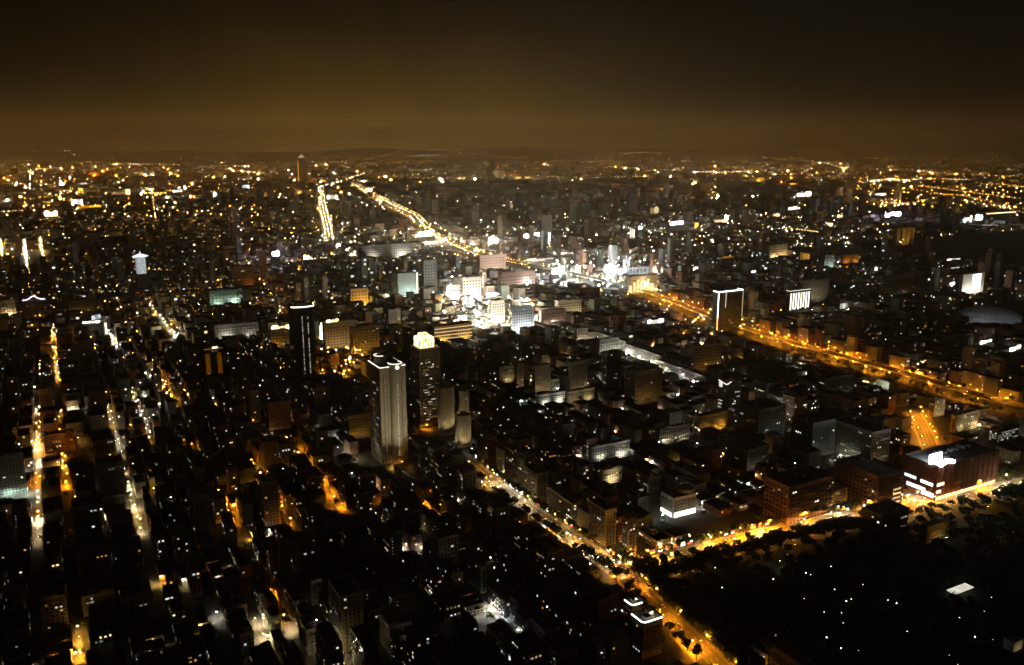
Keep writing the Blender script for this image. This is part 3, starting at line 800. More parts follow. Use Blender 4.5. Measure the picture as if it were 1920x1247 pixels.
# --- the dark tower with the white curved roof line
M_TOWER = bsdf_mat('dark_tower_stone', (.07, .068, .065))
root, c, w, d, h = landmark('office_tower', 'dark round-fronted tower with white curved roof line and two dotted window columns', (546, 556, 597, 716, 578), 'the dark round-fronted tower', 'brown', body=False, dmax=30)
front = [(w / 2, d / 2), (-w / 2, d / 2), (-w / 2, -d * 0.25)] + [(-w / 2 * math.cos(math.pi * i / 14), -d * 0.25 - d * 0.28 * math.sin(math.pi * i / 14)) for i in range(1, 14)] + [(w / 2, -d * 0.25)]
mb = MB(); mb.prism(front, 0, h, 0, 1); put('wall', mb.mesh('wall', [M_TOWER, ROOFS[0]]), root)
mb = MB(); mb.box(-w * .25, -d * .1, h, w * .25, d * .3, h + 5); put('roof_house', mb.mesh('roof_house', M_TOWER), root)
led(root, [(p[0] * 1.01, p[1] * 1.01, h + 0.6) for p in front[2:]], G(C_WHITE, 5), 1.5)
for k in range(4, int((h - 12) / 2.9)):
    for sx in (-0.10, 0.16):
        if random.random() < 0.92:
            x = sx * w; y = -d * 0.25 - d * 0.28 * math.sin(math.acos(-sx * 2))
            put('window', win_mesh(G(C_WHITE, random.choice((.5, 1.4, 1.4))), 1.5, 1.1), root, (x, y - 0.1, k * 2.9 + 1))
lit_windows(root, w, d, h * .5, 6, (1,))

# --- red store with the glaring roof sign, lower right
root, c, w, d, h = landmark('department_store', 'red-brown department store with glaring white roof sign at lower right', (1690, 1752, 1866, 940, 876), 'the red store with the glaring roof sign', 'dark red', ledges=False, glass=False, tanks=1, shed=False, dmax=70)
W9 = G(C_COOL, 45, True)
mb = MB(); mb.box(-w / 2 - 2, -d * 0.30, h + 1, -w / 2 + 17, -d * 0.25, h + 11); put('roof_sign', mb.mesh('roof_sign', W9), root)
mb = MB(); mb.line([(-w / 2 + 2, -d / 2 - 0.5, h + 2), (-w / 2 + 14, -d / 2 + 1, h + 4.5), (-w / 2 + 27, -d / 2 + 0.5, h + 1.8)], 3.4); put('roof_sign', mb.mesh('roof_sign', W9), root)
for t0, t1, z0, z1, f_ in ((-d / 2 + 2, -4, 17, 20, 1), (2, d / 2 - 4, 16, 19.5, 1), (-d / 2 + 6, d * .2, 7, 11, 1), (d * .1, d / 2 - 2, 3, 8, 1), (-w / 2 + 1, -w / 2 + 13, 17, 20.5, 0), (-w / 2 + 1, -w / 2 + 9, 9, 12, 0)):
    z0, z1 = min(z0, h - 3), min(z1, h - 1)
    add_panel(root, w, d, f_, t0, t1, z0, z1, G(C_COOL if f_ else C_WHITE, 3, True, .3, .3), 'sign_panel', 0.5)
add_panel(root, w, d, 0, -w / 2 + 2, w / 2 - 2, 0.6, 4.2, G(C_WARM, 2.5, True, .5, .25), 'shopfront', 0.3)
lit_windows(root, w, d, h, 6, (0,), mats=[G(C_AMB, .4, var=.4), G(C_RED, 1.5)])

mb = MB()
for k in range(13):
    x = -w / 2 + w * k / 12; mb.box(x - .5, -d / 2 - .6, 4.6, x + .5, -d / 2, h)
for k in range(9):
    y = -d / 2 + d * k / 8; mb.box(-w / 2 - .35, y - .4, 0, -w / 2, y + .4, h)
put('pilaster', mb.mesh('pilaster', WALLS['dark red']), root)
mb = MB()
for k in range(7): mb.box(-w * .3 + k * w * .1, d * .05, h + .01, -w * .3 + k * w * .1 + 3.5, d * .05 + 5 + (k % 3) * 2, h + 2 + (k % 2))
tag(put('roof_plant', mb.mesh('roof_plant', M_STEEL), root), kind='stuff')

# --- offices left of the store
root, c, w, d, h = landmark('office_block', 'beige office block with greenish lit windows left of the red store', (1553, 1630, 1665, 874, 812), 'the beige office block with greenish windows', 'beige', n=26, dmax=60, mats=[G(C_GREEN, .7, var=.4), G(C_WHITE, 1.6, var=.4), G(C_WHITE, .5, var=.4)])
floodlight(loc(c, -w / 2 - 14, 0), loc(c, -w / 2, 4, 14), C_GREEN, 9000, 'floodlight in the yard left of the beige office block', 120)
floodlight(loc(c, 0, -d / 2 - 12), loc(c, 0, -d / 2, 12), C_WARM, 7000, 'floodlight in front of the beige office block', 120)

# --- roofs with white light rims beside the orange avenue
for px, hh, ph, lb in (((1171, 1185, 1204, None, 1138), 24, 'the smaller white-rimmed roof', 'low dark block with a white-lit roof rim, smaller of two beside the avenue'),
                       ((1184, 1206, 1242, None, 1171), 30, 'the larger white-rimmed roof', 'dark block with a curved white-lit roof rim, larger of two beside the avenue')):
    root, c, w, d, h = landmark('office_block', lb, px, ph, 'grey', h=hh, tanks=0, shed=False)
    rr = 3.0
    led(root, [(-w / 2, d / 2, h + 1.1), (-w / 2, -d / 2 + rr, h + 1.1)] + arc(-w / 2 + rr, -d / 2 + rr, rr, h + 1.1, 180, 270, 6) + [(w / 2, -d / 2, h + 1.1)], G(C_WHITE, 7), 0.75)
    mb = MB(); mb.box(w * .1, 0, h + 0.02, w * .35, d * .3, h + 3.4); put('lift_house', mb.mesh('lift_house', WALLS['white']), root)
    put('roof_lamp', lamp_meshes(C_WARM, 160, 1.0), root, (w * .2, -1.2, h + 3.0))
    lit_windows(root, w, d, h, 4)

# --- tower outlined with light tubes, right of centre
root, c, w, d, h = landmark('office_tower', 'dark tower outlined with white light tubes above the motorway', (1334, 1344, 1389, 622, 549), 'the tower outlined in white light', 'grey', n=8, tanks=0, shed=False)
led(root, [(-w / 2, d / 2, h + 1.2), (-w / 2, -d / 2, h + 1.2), (w / 2, -d / 2, h + 1.2), (w / 2, d / 2, h + 1.2)], G(C_COOL, 7), 1.6)
led(root, [(-w / 2 - .3, -d / 2 - .3, h * .35), (-w / 2 - .3, -d / 2 - .3, h)], G(C_WHITE, 6), 1.4); led(root, [(-w / 2 - .3, -d / 2 - .3, 4), (-w / 2 - .3, -d / 2 - .3, h * .35)], G(C_AMB, 4), 1.4)
led(root, [(-w * .2, -d / 2 - .3, h * .6), (-w * .2, -d / 2 - .3, h)], G(C_WHITE, 1.2), 1.2); led(root, [(w / 2 + .3, -d / 2 - .3, h * .3), (w / 2 + .3, -d / 2 - .3, h)], G(C_WARM, .9), 1.2)

# --- block with vertical light strips, curved wall behind it
root, c, w, d, h = landmark('office_block', 'block with eight bright vertical light strips on its front', (1472, 1479, 1517, 584, 547), 'the block with vertical light strips', 'grey', dmax=30, ledges=False)
for i in range(8):
    t = -w / 2 + w * (i + .5) / 8
    add_panel(root, w, d, 0, t - w * .03, t + w * .03, h * .06 + (i % 3) * 2, h * .9, G(C_WHITE, 3.5, var=.3), 'light_strip', 0.4)
led(root, [(-w / 2, d / 2, h + 1), (-w / 2, -d / 2, h + 1), (w / 2, -d / 2, h + 1)], G(C_WHITE, 1.8), 1.2)
root, c, w, d, h = landmark('office_block', 'pale block with a curved sweeping front beside the light-strip block', (1500, 1512, 1552, 574, 527), None, 'beige', body=False, dmax=30)
pts = [(w / 2, -d / 2), (w / 2, d / 2), (-w / 2, d / 2)] + [(-w / 2 + w * .75 * (1 - math.cos(math.pi / 2 * i / 10)), d / 2 - d * math.sin(math.pi / 2 * i / 10)) for i in range(1, 11)]
mb = MB(); mb.prism(pts, 0, h, 0, 1)
for k in range(1, 9): mb.prism([(p[0] * 1.02, p[1] * 1.02) for p in pts], h * k / 9, h * k / 9 + .7)
put('wall', mb.mesh('wall', [WALLS['beige'], ROOFS[1]]), root)
mb = MB(); mb.box(-w * .1, 0, h, w * .3, d * .3, h + 4); put('roof_house', mb.mesh('roof_house', WALLS['grey']), root)
floodlight(loc(c, -14, -d / 2 - 30, 8), loc(c, 0, -d / 2, h * .6), C_WHITE, 40000, 'floodlight before the pale curved block', 100)

# --- domed arena at the right edge
c0 = at(1884, 612); ar = 62.0
root = tag(empty('arena', c0 + Vector((0, ar, 0)), GA), 'big grey arena with a low ribbed dome roof at the right edge', 'arena')
LANDM.append((c0, 'the grey domed arena', 60)); u_, v_ = uv(c0 + Vector((0, ar, 0))); TAKEN.append((u_ - 70, u_ + 70, v_ - 70, v_ + 70)); GUARD.append((1822, 1935, 572, 606, proj(c0)[2]))
mb = MB(); NR = 32; prof = [(ar, 0), (ar, 12), (ar * 1.03, 14), (ar * .85, 20.5), (ar * .6, 26), (ar * .3, 29.5), (4, 31)]
for i in range(NR):
    for (r0, z0), (r1, z1) in zip(prof[:-1], prof[1:]):
        a0, a1 = 2 * math.pi * i / NR, 2 * math.pi * (i + 1) / NR
        mb.quad((r0 * math.cos(a0), r0 * math.sin(a0), z0), (r0 * math.cos(a1), r0 * math.sin(a1), z0), (r1 * math.cos(a1), r1 * math.sin(a1), z1), (r1 * math.cos(a0), r1 * math.sin(a0), z1))
put('dome', mb.mesh('dome', bsdf_mat('dome_metal', (0.5, 0.5, 0.5), .5, .1)), root)
mb = MB()
for i in range(NR):
    a = 2 * math.pi * i / NR; mb.line([(r * math.cos(a), r * math.sin(a), z + .3) for r, z in prof[2:]], .7)
put('rib', mb.mesh('rib', M_STEEL), root)
mb = MB(); mb.cyl(0, 0, 4.2, 30.9, 33, 20); put('lantern', mb.mesh('lantern', M_STEEL), root)
floodlight(c0 + Vector((-80, -25, 26)), c0 + Vector((-5, 55, 24)), C_COOL, 60000, 'floodlight mast left of the grey domed arena', 90, 4.0)
floodlight(c0 + Vector((25, -55, 26)), c0 + Vector((15, 55, 26)), C_COOL, 30000, 'floodlight mast in front of the grey domed arena', 90, 4.0)

# --- other blocks that stand out, (px), phrase, wall, windows, label
L_ = landmark
r = L_('apartment_block', 'block with an orange-lit front wall left of the slanting lanes', (496, 505, 547, 808, 757), 'the orange-lit front wall', 'pink', n=0, glass=False, dmax=20)
r = L_('office_block', 'dim red slab lit by orange lamps between two left lanes', (78, 86, 142, 852, 818), 'the dim red slab between the left lanes', 'pink', n=8, dmax=14, mats=[G(C_WARM, 1.5), G(C_AMB, .8)])
r = L_('office_block', 'greenish lit office block cut by the left edge of the photo', (-16, -8, 52, 932, 860), 'the greenish block at the left edge', 'pale green', n=6, dmax=16)
root, c, w, d, h = L_('office_tower', 'dark twin-fronted block with two ladders of orange strip lights', (380, 386, 421, 708, 657), 'the block with orange ladder lights', 'brown', n=4, dmax=24)
for sx in (-.32, .30):
    for k in range(12): add_panel(root, w, d, 0, sx * w - 3.6, sx * w + 3.6, h * .12 + k * h * .065, h * .12 + k * h * .065 + .8, G(C_SOD, .55, var=.3), 'light_strip', .3)
led(root, [(-w / 2, -d / 2, h + 1), (w / 2, -d / 2, h + 1)], G(C_AMB, .7), .6); add_panel(root, w, d, 0, -w * .05, w * .25, h + 1.2, h + 4.5, G(C_WHITE, 2.5), 'roof_sign', .4)
root, c, w, d, h = L_('office_tower', 'blue-white lantern-topped block with a small spire, upper left', (256, 260, 278, 540, 482), 'the blue-white lantern block', 'white', dmax=18, ledges=False, parapet=False)
for f_ in (0, 1):
    Lw = w if f_ == 0 else d; add_panel(root, w, d, f_, -Lw * .46, Lw * .46, h * .45, h * .98, G(C_COOL, .8, True, .35, .2), 'lit_panel', .3)
mb = MB(); mb.cyl(0, 0, w * .85, h, h + 1.2, 8); mb.cyl(0, 0, w * .85, h + 1.2, h + 7, 8, r1=w * .2); put('hat_roof', mb.mesh('hat_roof', G(C_COOL, 2.2, True, .3, .2)), root)
mb = MB(); mb.cyl(0, 0, .9, h + 7, h + 13, 8); put('spire', mb.mesh('spire', G(C_WHITE, 3)), root)
root, c, w, d, h = L_('hall', 'hall with a white-lit curved gable roof at the left edge', (40, 48, 86, 598, 564), 'the white-lit curved gable', 'grey', dmax=24, n=5, parapet=False)
mb = MB(); n_ = 14
gp = [(-w / 2 * 1.1 + w * 1.1 * i / n_, -d / 2 - .4, h + .8 + 8 * math.exp(-((i / n_ - .5) / .2) ** 2)) for i in range(n_ + 1)]
mb.line(gp, 1.8); put('gable_light', mb.mesh('gable_light', G(C_MAG, 4)), root)
mb = MB()
for (a, b) in zip(gp[:-1], gp[1:]): mb.quad(a, b, (b[0], d / 2, b[2]), (a[0], d / 2, a[2]))
put('gable_roof', mb.mesh('gable_roof', ROOFS[1]), root)
L_('office_tower', 'dark block with slanted white strip lights on its left end, middle right', (1128, 1136, 1164, 728, 662), 'the dark block with white strip lights', 'grey', n=10, dmax=24, mats=[G(C_WHITE, 1.5), G(C_WHITE, .6)])
root, c, w, d, h = L_('office_tower', 'black tower with scattered white light lines, right of the pale wall row', (1343, 1358, 1386, 800, 712), 'the black tower with white light lines', 'grey', n=26, dmax=34, mats=[G(C_WHITE, 2), G(C_COOL, 1), G(C_COOL, .4)])
led(root, [(-w / 2, d / 2, h - 4), (-w / 2, -d / 2, h - 7), (-w * .2, -d / 2, h - 4)], G(C_WHITE, 2.5), .9); add_panel(root, w, d, 1, -d * .4, 0, h - 13, h - 6, G(C_WHITE, 1.6, var=.4), 'lit_panel')
for k in range(4): add_panel(root, w, d, 1, -d * .4, -d * .1 + k, h * .3 + k * 5, h * .3 + k * 5 + 1.2, G(C_WHITE, 1.4, var=.4), 'window_band', .1)
root, c, w, d, h = L_('hall', 'white rounded building with glowing canopy above the avenue crossing', (1238, 1262, 1304, 972, 936), 'the white rounded hall', 'white', dmax=30, n=0, shed=False)
mb = MB(); mb.cyl(w / 2 - 6, 0, 9.5, h + 1.02, h + 5, 20); put('round_top', mb.mesh('round_top', WALLS['white']), root)
add_panel(root, w, d, 0, -w / 2 + 1, w / 2 - 1, 1.0, 6.0, G(C_WHITE, 3.5, True, .4, .2), 'canopy_light', 1.6); add_panel(root, w, d, 1, -d * .4, d * .4, 1.0, 5.0, G(C_WHITE, 2.5, True, .4, .2), 'canopy_light', 1.6)
floodlight(loc(c, 0, -d / 2 - 10), loc(c, 2, -d / 2, h), C_WHITE, 6000, 'floodlight before the white rounded hall', 120)
root, c, w, d, h = L_('pavilion', 'long slanted white-lit canopy standing in the dark park', (1785, 1790, 1824, 1124, 1117), 'the white canopy in the park', 'grey', h=5, dmax=8, body=False)
mb = MB()
for sx in (-.45, 0, .45):
    for sy in (-.4, .4): mb.cyl(sx * w, sy * d, .2, 0, 4.4, 8)
put('post', mb.mesh('post', M_STEEL), root); mb = MB(); mb.box(-w / 2, -d / 2, 4.4, w / 2, d / 2, 4.9); mb.box(-w / 2 - .3, -d / 2 - .3, 4.9, w / 2 + .3, d / 2 + .3, 5.1); put('canopy', mb.mesh('canopy', G(C_WHITE, 1.3, True, .4, .3)), root)
root, c, w, d, h = L_('park_house', 'small lit pale house in the park near the right edge', (1893, 1899, 1917, 1224, 1208), 'the small lit park house', 'white', dmax=10, ledges=False, glass=False, tanks=0, shed=False)
floodlight(loc(c, 0, -d / 2 - 6), loc(c, 0, -d / 2, 3), C_WARM, 900, 'ground light before the small park house', 120, 1.0)
root, c, w, d, h = L_('park_house', 'low dark park building with a row of small dim windows', (1446, 1452, 1498, 1196, 1183), None, 'grey', dmax=12, ledges=False, glass=False, tanks=0, shed=False)
for i in range(7): add_win(root, w, d, 0, -w * .42 + w * .84 * i / 6 + (1 if i > 2 else -1), 1.3, G(C_WHITE, .5), 1.5, 1.6)
L_('office_block', 'black block with a slanting row of white windows at the park corner', (1612, 1650, 1700, 1008, 968), 'the black block at the park corner', 'grey', n=9, dmax=40, mats=[G(C_WHITE, 2.5), G(C_WHITE, 1)])
root, c, w, d, h = L_('hall', 'pale barrel-roofed hall lit warm beside the park', (1722, 1735, 1776, 1022, 990), 'the pale barrel hall', 'beige', dmax=30, n=0, glass=False, shed=False, tanks=0)
floodlight(loc(c, 2, -d / 2 - 12, 2), loc(c, 0, -d / 2, h * .6), C_AMB, 5000, 'floodlight before the pale barrel hall', 120)
L_('market_hall', 'wide block crowded with white windows at the right edge', (1852, 1868, 1908, 834, 808), 'the block crowded with white windows', 'grey', n=44, dmax=34, mats=[G(C_WHITE, 1.6, var=.4), G(C_GREEN, .9, var=.4), G(C_WHITE, .6, var=.4)])
L_('office_block', 'tall dark block right of the avenue with a few lit windows', (1012, 1025, 1048, 1105, 1040), None, 'grey', n=8, dmax=22)
L_('apartment_tower', 'dark apartment tower left of the crossing with a white sign near its top', (1165, 1176, 1192, 1052, 975), 'the dark tower behind the crossing', 'grey', n=10, dmax=24)
L_('office_tower', 'dark red office block on the cross street with few windows', (1430, 1475, 1560, 985, 915), 'the dark red block on the cross street', 'brown', n=9, dmax=40, gs=1.5)
root, c, w, d, h = L_('office_block', 'brown corner block with yellow window rows beside the red store', (1560, 1642, 1690, 960, 895), 'the brown corner block', 'brown', n=6, dmax=56, gs=1.5)
for k in range(4): add_panel(root, w, d, 0, w * .12, w * .42, 4 + k * 5, 6 + k * 5, G(C_WARM, 1.6, var=.4), 'window_band', .1)

# --- billboards and glaring fronts on hosts: xl, xr, ytop, ybottom of the light, colour, strength, host height, label
SIGNS = [
    (786, 812, 433, 444, C_WHITE, 700, 20, 'blinding white billboard where the pale motorway bends'),
    (917, 934, 444, 458, C_WHITE, 800, 30, 'blinding round white floodlight panel right of the motorway bend'),  # round lamp panels are built as wide as the lamps' glare
    (511, 523, 471, 481, C_MAG, 260, 30, 'violet-white glaring lamp panel, upper left of the dark round-fronted tower'),
    (570, 580, 479, 487, C_WARM, 18, 20, 'glaring warm lamp panel right of the violet one'),
    (631, 639, 455, 465, C_WHITE, 12, 35, 'white lamp panel with a red sign left of the long pale hall'),
    (1257, 1281, 416, 424, C_COOL, 60, 35, 'bright blue-white billboard upper right of centre'),
    (1660, 1689, 399, 407, C_MAG, 40, 35, 'bright violet-white billboard above the column-fronted hall'),
    (1494, 1521, 360, 369, C_WHITE, 9, 40, 'wide white billboard far off at the upper right'),
    (1641, 1661, 363, 367, C_WHITE, 9, 30, 'thin far white billboard right of the wide one'),
    (1829, 1842, 401, 413, C_COOL, 50, 30, 'glaring cold lamp panel at the far right'),
    (982, 992, 438, 449, C_WHITE, 16, 30, 'left one of two round white lamp panels above centre'),
    (1002, 1011, 436, 444, C_WHITE, 16, 35, 'right one of two round white lamp panels above centre'),
    (1028, 1032, 432, 460, C_WHITE, 5, 10, 'thin upright white sign above centre'),
    (1036, 1058, 502, 514, C_COOL, 1600, 20, 'blinding blue-white lamp panel at the centre of the photo'),
    (1135, 1157, 498, 512, C_COOL, 300, 25, 'white glaring screen left of the lettered billboard'),
    (1137, 1156, 515, 521, C_COOL, 20, 14, 'low glaring screen below the white one at centre right'),
    (1159, 1175, 500, 516, C_COOL, 7, 25, 'pale screen between the glaring screen and the lettered billboard'),
    (1168, 1181, 480, 502, C_COOL, 1.6, 30, 'upright pale sign above the lettered billboard'),
    (912, 936, 550, 557, C_MAG, 12, 26, 'blue-white strip billboard over the glaring white street'),
    (612, 636, 600, 607, C_WARM, 9, 50, 'warm white roof billboard right of the dark round-fronted tower'),
    (509, 545, 611, 621, C_WARM, 6, 28, 'slanting white roof billboard left of the dark round-fronted tower'),
    (155, 188, 604, 609, C_WHITE, 6, 24, 'long white roof billboard in the upper left'),
    (172, 190, 591, 601, C_COOL, 1.5, 28, 'pale blue round billboard above the long white one'),
    (545, 548, 600, 640, C_WARM, .5, 10, 'narrow dim upright sign left of the dark round tower'),
    (1340, 1364, 412, 418, C_WARM, 3, 25, 'cream billboard right of the blue-white one'),
    (1359, 1366, 403, 413, C_WHITE, 10, 30, 'small glaring lamp panel above the cream billboard'),
    (1181, 1190, 428, 447, C_WHITE, 2, 8, 'lit upright facade below the blue-white billboard'),  # a lit tower front, put in as a glowing panel
    (1197, 1205, 424, 431, C_WHITE, 7, 30, 'small square white sign left of the blue-white billboard'),
    (1219, 1235, 388, 401, C_WARM, 1.4, 25, 'small framed lit facade far off right of centre'),  # a lit building, its light put in as a glowing panel
    (1303, 1309, 418, 428, C_AMB, 5, 26, 'small amber sign right of the blue-white billboard'),
    (956, 962, 382, 392, C_WARM, 1.2, 30, 'small warm sign far off above centre'),
    (1570, 1580, 403, 409, C_WARM, 8, 30, 'round warm lamp panel left of the violet-white billboard'),
    (1551, 1561, 418, 425, C_WARM, 6, 30, 'warm sign in front of the round warm lamp panel'),
    (1807, 1822, 405, 418, C_WHITE, 6, 20, 'white sign beside the glaring cold lamp panel'),
    (1850, 1905, 399, 403, C_WARM, 5, 12, 'long thin yellow light row at the far right'),
    (1450, 1462, 400, 408, C_WARM, 3, 26, 'pale sign far right of the cream billboard'),
    (1478, 1500, 388, 394, C_WHITE, 4, 22, 'white flat sign below the wide far billboard'),
    (690, 698, 352, 360, C_WHITE, 5, 40, 'far white tower sign beside the pale motorway'),
    (613, 634, 366, 374, C_WHITE, 3, 30, 'far white sign right of the yellow avenue'),
    (84, 108, 396, 406, C_WARM, 24, 8, 'glaring white entrance below the amber dome'),
    (135, 156, 374, 386, C_WHITE, 4, 20, 'white sign right of the amber dome'),
    (145, 190, 386, 391, C_SOD, 3, 12, 'curved orange facade light right of the amber dome'),
    (111, 118, 338, 348, C_MAG, 9, 30, 'small far violet-white sign at the upper left'),
    (149, 163, 342, 346, C_WHITE, 3, 30, 'far flat white sign at the upper left'),
    (235, 244, 355, 365, C_WARM, 7, 20, 'far glaring sign over a red street at the left'),
    (324, 342, 356, 361, C_WHITE, 4, 26, 'far white sign right of the golden crossing'),
    (345, 351, 348, 358, C_COOL, 6, 30, 'far cold sign right of the golden crossing'),
    (455, 468, 347, 354, C_COOL, 4, 30, 'far cold sign left of the golden tower'),
    (400, 408, 360, 370, C_COOL, 3, 26, 'far pale sign between crossing and golden tower'),
    (1500, 1518, 473, 488, C_AMB, .9, 12, 'amber lit upright facade right of centre'),  # amber light on a front, put in as a glowing panel
    (1838, 1842, 520, 545, C_WHITE, 1.2, 4, 'white rim light on the right of the white screen block'),
    (745, 780, 509, 513, C_COOL, 1.6, 40, 'thin pale roof light over the blue-grey screen'),
    (1240, 1243, 500, 512, C_WARM, 1.2, 20, 'small pale upright sign right of the lettered billboard'),
    (1300, 1309, 500, 508, C_WHITE, 4, 24, 'small white sign right of centre above the motorway'),
    (1214, 1245, 601, 609, C_WHITE, 4, 10, 'low white shop row below the motorway'),
    (730, 743, 582, 593, C_WHITE, 2, 30, 'pale framed sign right of the dark round-fronted tower'),
    (1410, 1418, 508, 512, C_WHITE, 5, 26, 'white light row right of the red-lit roof'),
    (1355, 1376, 482, 485, C_SOD, 3, 30, 'orange ring light on a dark roof right of centre'),
    (1776, 1801, 486, 489, C_WHITE, 3, 25, 'thin white sign above the white screen block'),
    (1784, 1799, 502, 505, C_WHITE, 2, 18, 'thinner white sign above the white screen block'),
    (1780, 1790, 530, 538, C_WHITE, 6, 6, 'small glaring lamp left of the white screen block'),
    (1640, 1646, 501, 508, C_WHITE, 6, 20, 'small white square sign right of the light-strip block'),
    (1575, 1590, 570, 580, C_WHITE, 1.0, 8, 'white flat sign over the dark quarter at the right'),
    (1838, 1860, 640, 647, C_WHITE, 4, 12, 'flat white sign below the grey domed arena'),
    (1893, 1915, 650, 660, C_WHITE, 6, 6, 'slanting white light row at the right edge below the arena'),
    (600, 608, 606, 638, C_WHITE, 7, 6, 'tall white sign on the corner right of the dark round-fronted tower'),
    (198, 202, 606, 627, C_WHITE, 3.5, 4, 'upright white sign at the end of the long roof billboard'),
    (1052, 1075, 474, 478, C_WHITE, 2.2, 20, 'flat pale sign above the blinding central panel'),
    (988, 1038, 486, 491, C_WHITE, 2.2, 16, 'broken row of white roof lights above centre'),
]
M_SIGNFR = M_STEEL
for i, (x0, x1, y0, y1, col, st, hh, lb) in enumerate(SIGNS):
    c, w, d, h = site(None, x0, x1, None, y1, float(hh), 14.0)
    ph = height_at(at(x0, y1, h), x0, y0) - h
    ph = max(1.2, abs(ph))
    bt = tag(empty('billboard', loc(c, 0, -d / 2 + 1.0, h), GA), lb, 'billboard', 'lit billboards')
    npan = 1 if w < 6 else random.choice((2, 3, 3, 4))
    cuts = sorted([0] + [max(.12, min(.88, (k + random.uniform(-.25, .25)) / npan)) for k in range(1, npan)] + [1])
    for k in range(npan):
        xa, xb = -w / 2 + w * cuts[k] + .15, -w / 2 + w * cuts[k + 1] - .15
        if xb - xa < .6: continue
        lo_, hi_ = (.4 + ph * random.choice((0, 0, .15, .3)), .4 + ph * random.choice((1, 1, .85, .7))) if npan > 1 else (.4, .4 + ph)
        bv = min(xb - xa, hi_ - lo_) * .28
        ring = [(xa + bv, lo_), (xb - bv, lo_), (xb, lo_ + bv), (xb, hi_ - bv), (xb - bv, hi_), (xa + bv, hi_), (xa, hi_ - bv), (xa, lo_ + bv)]
        mb = MB(); mb.v = [(q[0], -.35, q[1]) for q in ring] + [(q[0], 0, q[1]) for q in ring]
        mb.f = [tuple(range(8)), tuple(8 + j for j in reversed(range(8)))] + [(j, j + 8, (j + 1) % 8 + 8, (j + 1) % 8) for j in range(8)]; mb.m = [0] * len(mb.f)
        put('panel', mb.mesh('panel', glow_mat('sign_%d_%d' % (i, k), col, st * random.choice((.35, .7, 1.0, 1.4) if npan > 1 else (1.0,)), True, .55, .35)), bt)
    mb = MB()
    for sx in (-.4, 0, .4): mb.box(sx * w - .25, .02, 0, sx * w + .25, .5, .4 + ph * .9); mb.bar((sx * w, .4, ph * .7), (sx * w, min(4, ph * .6) + .5, 0.05), .25)
    put('frame', mb.mesh('frame', M_SIGNFR), bt)
    rt = tag(empty('office_block', c, GA), 'block under the ' + lb, 'building', 'hosts of billboards')
    block(rt, w * 1.15 + 3, d + 4, h, WALLS[random.choice(('grey', 'white', 'beige', 'grey'))], ROOFS[0], tanks=0, shed=False, parapet=False, stair=False, glass=(c.y < 2600))
    lit_windows(rt, w * 1.15 + 3, d + 4, h, random.choice((0, 2, 4)))
    x_a, x_b = x0 - 2, x1 + 2
    GUARD.append((x_a, x_b, y0 - 1, y1 + 2, proj(c)[2] - 20))
